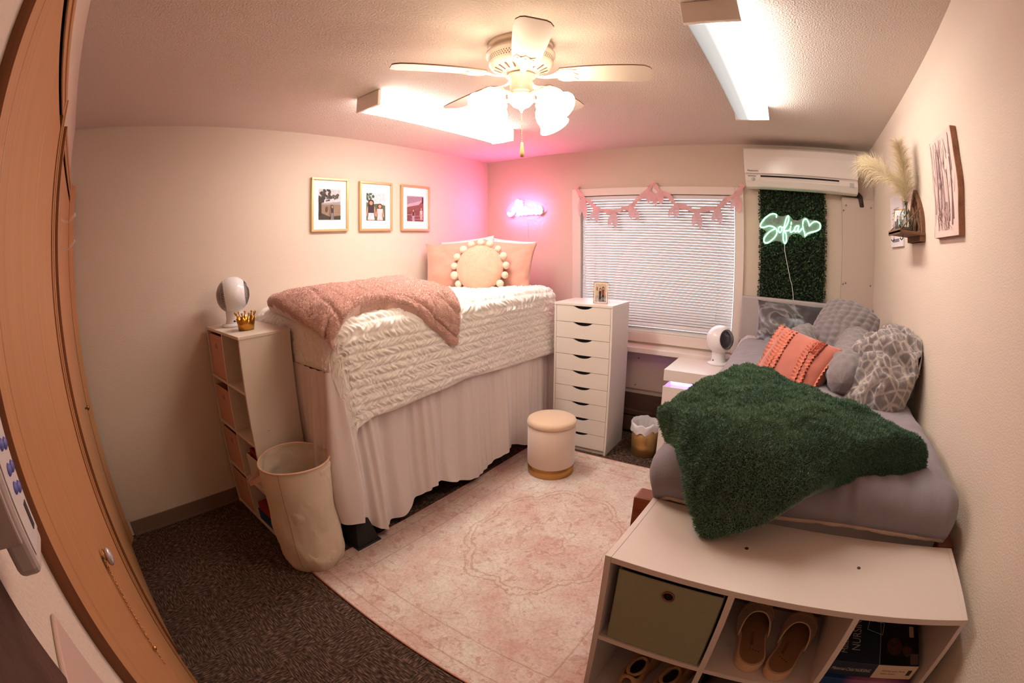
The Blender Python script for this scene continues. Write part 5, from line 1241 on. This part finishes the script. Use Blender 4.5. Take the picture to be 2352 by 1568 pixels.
def sneaker(label, heel, ang, z, side):
    o,d,s = shoe_T(heel,ang,z); ln,wd = .255,.044
    c = thing('sneaker', label, 'shoe', tuple(o), 'worn cream sneakers')
    G = lambda t,q,h: o+d*(t*ln)+s*q+np.array([0,0,h])
    t = .5-.5*np.cos(np.linspace(0,pi,44)); w,b_ = outline(t,wd,side)
    pts = [(a,ww+bb) for a,ww,bb in zip(t,w,b_)]+[(a,-ww+bb) for a,ww,bb in zip(t[::-1],w[::-1],b_[::-1])]; n = len(pts)
    m = MB(M('sneaker sole',(206,170,138),.8)); A = [G(a,q,0) for a,q in pts]; B = [G(a,q*.97,.030) for a,q in pts]
    m.add(A+B,[tuple(range(n))[::-1],tuple(range(n,2*n))]+[(j,(j+1)%n,(j+1)%n+n,j+n) for j in range(n)],False); m.build('sole', c, bev=.004)
    UP = M('sneaker leather',(196,152,108),.7,bump=.1,bscale=80); a = np.linspace(0,pi,24); rows = []
    for tt in np.linspace(.02,.99,44):
        ww = np.interp(tt,t,w)*1.0+.001; bb = np.interp(tt,t,b_)
        hgt = np.interp(tt,[0,.05,.12,.45,.52,.65,.85,.95,1],[.058,.075,.066,.060,.062,.058,.036,.022,.004]); op = np.interp(tt,[.0,.06,.11,.2,.4,.5,.56],[0,0,.55,.72,.66,.42,0]) if tt<.56 else 0
        al = a; k_ = 1-op*np.clip(np.sin(al),0,1)**6
        h = hgt*np.sin(al)**.6; inw = np.cos(al)
        # opening: points near the crown fold down and outwards
        fold = op*np.clip((np.sin(al)-.72)/.28,0,1)
        q = np.sign(np.cos(al))*np.abs(np.cos(al))**.8; q = q*(1-fold)+np.sign(np.cos(al)+1e-9)*.42*fold
        rows.append(np.stack([G(tt,ww*q[j]+bb,.026+h[j]*(1-.78*fold[j])) for j in range(len(a))],0))
    m = MB(UP); m.grid(np.array(rows)); m.build('upper', c)
    m = MB(M('sneaker lining',(40,28,24),.9)); P = [G(.10+.36*(.5-.5*cos(x)),.024*sin(x)+.003*side,.0865-.02*(.5-.5*cos(x))*.6) for x in np.linspace(0,2*pi,24,endpoint=False)]
    m.poly([p-np.array([0,0,.012]) for p in P]); m.build('lining', c)
    m = MB(M('sneaker collar',(206,166,120),.85)); m.tube(P,.006,8,closed=True); m.build('collar', c)
    m = MB(M('sneaker tongue',(214,170,132),.85)); r_3 = [[G(tt,q*.021,.092-.05*(tt-.44)*1.6-.006*q*q+.006*(tt<.46)) for q in np.linspace(-1,1,7)] for tt in np.linspace(.43,.74,9)]; m.grid(np.array(r_3)); m.build('tongue', c)
    m = MB(M('sneaker laces',(222,186,150),.85))
    for i in range(5):
        tt = .50+.05*i; m.tube([G(tt,.022,.080-.02*i*.35),G(tt+.006,.0,.090-.02*i*.42),G(tt+.012,-.022,.080-.02*i*.35)],.0024,6)
    m.build('laces', c)
zs2 = .3055
sneaker('left cream sneaker with an open collar in the cube below the sage bin',(2.648,.972),84,zs2,1)
sneaker('right cream sneaker next to the divider in the cube below the sage bin',(2.745,.975),78,zs2,-1)
# a dark folded bag in the middle cube below the clogs
m = QM(M('dark brown leather bag',(56,34,28),.6,bump=.2,bscale=80)); m.smooth = True
X_,Y_ = np.meshgrid(np.linspace(0,1,26),np.linspace(0,1,20),indexing='ij'); pf_ = np.clip(np.minimum(np.minimum(X_,1-X_),np.minimum(Y_,1-Y_))/.16,0,1); pf_ = np.sqrt(1-(1-pf_)**2)
Pb = np.stack([.335+.28*X_,.02+.26*Y_,.306+.215*pf_+.012*fbm(X_*5,Y_*5,2)*pf_],-1); Pq = Pb.copy(); Pq[...,2] = .306
m.grid(Pb); m.grid(Pq[:,::-1]); m.build('bag', label='dark brown soft bag in the cube below the cream clogs', cat='bag')
# nursing textbooks lying in the right hand cube
def textbook(name,label,z,t,x0,x1,y0,y1,covm):
    b_ = thing(name,label,'book',tuple(qp((x0+x1)/2,(y0+y1)/2,z)),'nursing textbooks in the foreground organizer')
    m = QM(covm); m.box(x0,x1,y0,y1,z,z+.003); m.box(x0,x1,y0,y1,z+t-.003,z+t); m.box(x0,x1,y0,y0+.004,z+.002,z+t-.002); m.build('cover', b_, bev=.001)
    m = QM(M('textbook pages',(206,190,170),.9)); m.box(x0+.003,x1-.003,y0+.004,y1-.004,z+.003,z+t-.003); m.build('pages', b_)
    return b_
R_,U_,N_3 = T_q[0]@np.array([1.,0,0]),np.array([0,0,1.]),T_q[0]@np.array([0,1.,0])
bx0,bx1,by0,by1 = .647,.925,.030,.255
NAVY = M('navy book cover',(44,50,66),.45); CRM = M('cream spine',(222,196,166),.6); INK = M('book ink',(60,50,46),.6); LTX = M('book pale lettering',(206,196,172),.6)
zb2 = .641; tb2 = .053
b_ = textbook('textbook','navy and cream maternal child nursing textbook on top of the stack in the right cube',zb2,tb2,bx0,bx1,by0,by1,NAVY)
m = QM(CRM); xm = bx0+.515*(bx1-bx0); m.box(xm,bx1,by0-.0006,by0+.001,zb2+.001,zb2+tb2-.001)
m.T = None; m.use(LTX); text(m,'Maternal-Child NURSING',.0145,qp(bx0+.010,by0-.0008,zb2+.021),R_*.78,U_*1.15,.0003,shear=.15)
m.use(INK)
text(m,'McKinney  James  Murray',.0075,qp(xm+.022,by0-.0008,zb2+.029),R_*1.,U_,.0003); text(m,'Nelson  Ashwill',.0075,qp(xm+.022,by0-.0008,zb2+.018),R_*1.,U_,.0003)
m.T = T_q; m.box(bx1-.026,bx1-.012,by0-.0009,by0-.0005,zb2+.016,zb2+.036); m.build('spine_print', b_)
m = QM(M('book dark photo',(18,14,16),.4)); zt_ = zb2+tb2
m.box(xm+.003,bx1-.002,by0+.002,by1-.002,zt_,zt_+.0005); m.use(LTX); m.box(xm,xm+.0012,by0+.001,by1-.002,zt_,zt_+.0007)
m.use(M('face print',(104,58,44),.6,var=.6,vscale=70)); 
for cx_,cy_,rx,ry in ((xm+.048,.10,.026,.034),(xm+.092,.085,.017,.022)): m.add([(cx_+rx*cos(a),cy_+ry*sin(a),zt_+.0009) for a in np.linspace(0,2*pi,16,endpoint=False)],[tuple(range(16))],False)
m.use(M('grey print',(104,92,84),.6)); m.box(bx1-.032,bx1-.004,.035,.075,zt_,zt_+.0008); m.use(CRM); m.box(bx1-.034,bx1-.018,.14,.185,zt_,zt_+.0008)
m.T = None; m.use(LTX); text(m,'Maternal-Child',.027,qp(bx0+.040,.060,zt_),N_3*.9,-R_*1.,.0006); text(m,'NURSING',.038,qp(bx0+.078,.072,zt_),N_3*.9,-R_*1.,.0006)
m.T = T_q; 
def ln_(p,q_,w): 
    p,q_ = np.array(p),np.array(q_); d = q_-p; d = d/np.linalg.norm(d); n = np.array([-d[1],d[0]])*w; m.add([(*(p+n),zt_+.0009),(*(p-n),zt_+.0009),(*(q_-n),zt_+.0009),(*(q_+n),zt_+.0009)],[(0,1,2,3)],False)
for p,q_ in (((xm-.045,.16),(xm-.038,.20)),((xm-.045,.16),(xm+.006,.142)),((xm+.006,.142),(xm+.012,.19)),((xm-.038,.20),(xm+.012,.19))): ln_(p,q_,.0012)
m.build('cover_print', b_)
PUR = bpy.data.materials.new('purple blue book cover'); PUR.use_nodes = True; nt = PUR.node_tree; bs = nt.nodes['Principled BSDF']; bs.inputs['Roughness'].default_value = .4
tcn = nt.nodes.new('ShaderNodeTexCoord'); sxn = nt.nodes.new('ShaderNodeSeparateXYZ'); crn = nt.nodes.new('ShaderNodeValToRGB'); mr = nt.nodes.new('ShaderNodeMapRange'); mr.inputs[1].default_value = -.15; mr.inputs[2].default_value = .15
e = crn.color_ramp.elements; e[0].position = 0; e[0].color = (*lin((30,66,120)),1); e[1].position = 1; e[1].color = (*lin((78,40,96)),1)
for p_,c_ in ((.22,(24,60,110)),(.34,(150,92,130)),(.6,(172,112,140)),(.85,(120,60,120))): q = e.new(p_); q.color = (*lin(c_),1)
nt.links.new(tcn.outputs['Object'],sxn.inputs[0]); nt.links.new(sxn.outputs['X'],mr.inputs[0]); nt.links.new(mr.outputs[0],crn.inputs['Fac']); nt.links.new(crn.outputs[0],bs.inputs['Base Color'])
zb1 = .592; tb1 = .048
b_ = textbook('textbook','purple and blue medical surgical nursing textbook under the navy one in the right cube',zb1,tb1,bx0-.0,bx1+.006,by0-.012,by1,PUR)
m = MB(M('purple book ink',(44,20,40),.6)); text(m,"Lewis's Medical-Surgical Nursing",.0165,qp(bx0+.078,by0-.0125,zb1+.020),R_*.72,U_*1.2,.0003,shear=.2); m.build('spine_print', b_)
b_ = textbook('textbook','red covered textbook lying in the lower right cube of the foreground organizer',.3055,.06,.655,.92,.03,.26,M('red textbook cover',(150,40,36),.5))
b_ = textbook('textbook','dark grey textbook lying on the red one in the lower right cube',.366,.055,.66,.91,.035,.25,M('grey textbook cover',(64,62,70),.5))

# scrap of white tissue on the rug by the organiser
m = MB(M('tissue',(230,222,224),.9)); m.smooth = True
a = np.linspace(0,2*pi,12,endpoint=False); P = np.stack([np.stack([2.500+q*.024*np.cos(a)*(1+.3*np.sin(3*a)),.975+q*.017*np.sin(a),.010+.014*q*np.abs(np.sin(2*a+q))+.004+0*a],1) for q in (.01,.5,1.)],0); m.grid(P,closev=True); m.build('tissue', label='crumpled scrap of white tissue on the rug against the foreground organizer', cat='tissue')

# ------------------------------------------------------------------ things on the closet wall next to the camera
RMT = M('remote plastic',(206,190,184),.5)
rc = thing('remote_control','white air conditioner remote control with blue buttons in a wall cradle','remote control',(2.54,.0,1.39))
rx0,rx1,ry0,ry1,rz0,rz1 = 2.508,2.556,.0275,.050,1.395,1.575
MB(RMT).box(rx0,rx1,ry0,ry1,rz0,rz1).build('body', rc, bev=.006, seg=3)
cr_ = MB(M('cradle plastic',(198,178,170),.55)); cr_.box(rx0-.003,rx1+.003,.0,.0265,1.42,1.52); cr_.box(rx1+.0005,rx1+.004,.0,.046,1.42,1.475); cr_.build('cradle', label='plastic wall cradle of the white remote control', cat='cradle', bev=.003)
m = MB(M('remote inset',(214,204,200),.45)); m.box(rx0+.005,rx1-.005,ry1,ry1+.0008,rz0+.012,rz0+.10); m.build('key_plate', rc, bev=.0005)
for i,(bx_,bz_,col_) in enumerate([(.014,.075,0),(.026,.078,0),(.014,.060,0),(.026,.062,0),(.014,.046,0),(.026,.05,0),(.037,.09,1),(.026,.095,1),(.014,.098,1),(.037,.11,1),(.02,.115,1),(.030,.150,2),(.016,.142,0),(.016,.155,3)]):
    mm = [M('remote blue key',(96,98,168),.45),M('remote grey key',(208,190,186),.45),M('remote orange key',(224,140,50),.45),M('remote green key',(96,140,110),.45)][col_]
    b = MB(mm); b.smooth = True; b.sphere((rx0+bx_,ry1+.0005,rz0+bz_),.0052,14,8,(1,.55,.8)); b.build('button', rc)
m = MB(M('remote slot',(60,48,44),.6)); m.box(rx0+.012,rx0+.02,ry1+.0008,ry1+.0014,rz0+.018,rz0+.036); m.build('slot', rc)
m = MB(M('switch plate',(208,178,162),.5)); m.box(2.462,2.60,.0,.0065,1.16,1.304); m.build('switch_plate', label='beige wall switch plate beside the near closet door', cat='switch plate', bev=.003)
pm = M('dark brown leather panel',(92,62,50),.7,bump=.35,bscale=50,var=.35,vscale=22)
m = MB(pm); m.box(2.5575,2.84,.0,.012,1.312,1.70); m.build('wall_panel', label='dark brown textured panel on the wall above the switch plate', cat='wall panel', bev=.003)
m = MB(pm); m.box(2.6025,2.84,.0075,.018,1.02,1.307); m.build('wall_panel', label='second dark brown textured panel partly covering the switch plate', cat='wall panel', bev=.003)

# ------------------------------------------------------------------ daylight outside, camera
wd = bpy.data.worlds.new('day'); SC.world = wd; wd.use_nodes = True
nt = wd.node_tree; bg = nt.nodes['Background']; bg.inputs['Color'].default_value = (.86,.93,1.,1); bg.inputs['Strength'].default_value = 4.5

cd = bpy.data.cameras.new('camera'); co = bpy.data.objects.new('camera', cd); COL.objects.link(co); SC.camera = co
cd.type = 'PANO'; cd.sensor_width = 36.; cd.sensor_fit = 'HORIZONTAL'
cd.panorama_type = 'FISHEYE_EQUISOLID'
cd.fisheye_lens = 1053.18*36/2352; cd.fisheye_fov = rad(220)
cd.shift_x = CAMSX; cd.shift_y = CAMSY; cd.clip_start = .01
from mathutils import Matrix
Rm = [[0.8101950197733725, -0.10481675469686533, 0.5767126475717712], [0.5861143927378234, 0.15719575214900366, -0.7948329473114971], [-0.007344968345552085, 0.9819892786793175, 0.18879382404855474]]
mw = Matrix(Rm).to_4x4(); mw.translation = (2.8311,.1388,1.5541); co.matrix_world = mw

SC.view_settings.view_transform = VT; SC.view_settings.look = LOOK
SC.view_settings.exposure = EXPO; SC.view_settings.gamma = 1.0
SC.cycles.max_bounces = 6; SC.cycles.diffuse_bounces = 3; SC.cycles.glossy_bounces = 3; SC.cycles.transmission_bounces = 6; SC.cycles.transparent_max_bounces = 8
SC.cycles.sample_clamp_indirect = 6.; SC.cycles.caustics_reflective = False; SC.cycles.caustics_refractive = False
SC.cycles.use_denoising = True; SC.cycles.use_light_tree = False; SC.cycles.adaptive_threshold = .09; SC.cycles.use_adaptive_sampling = True
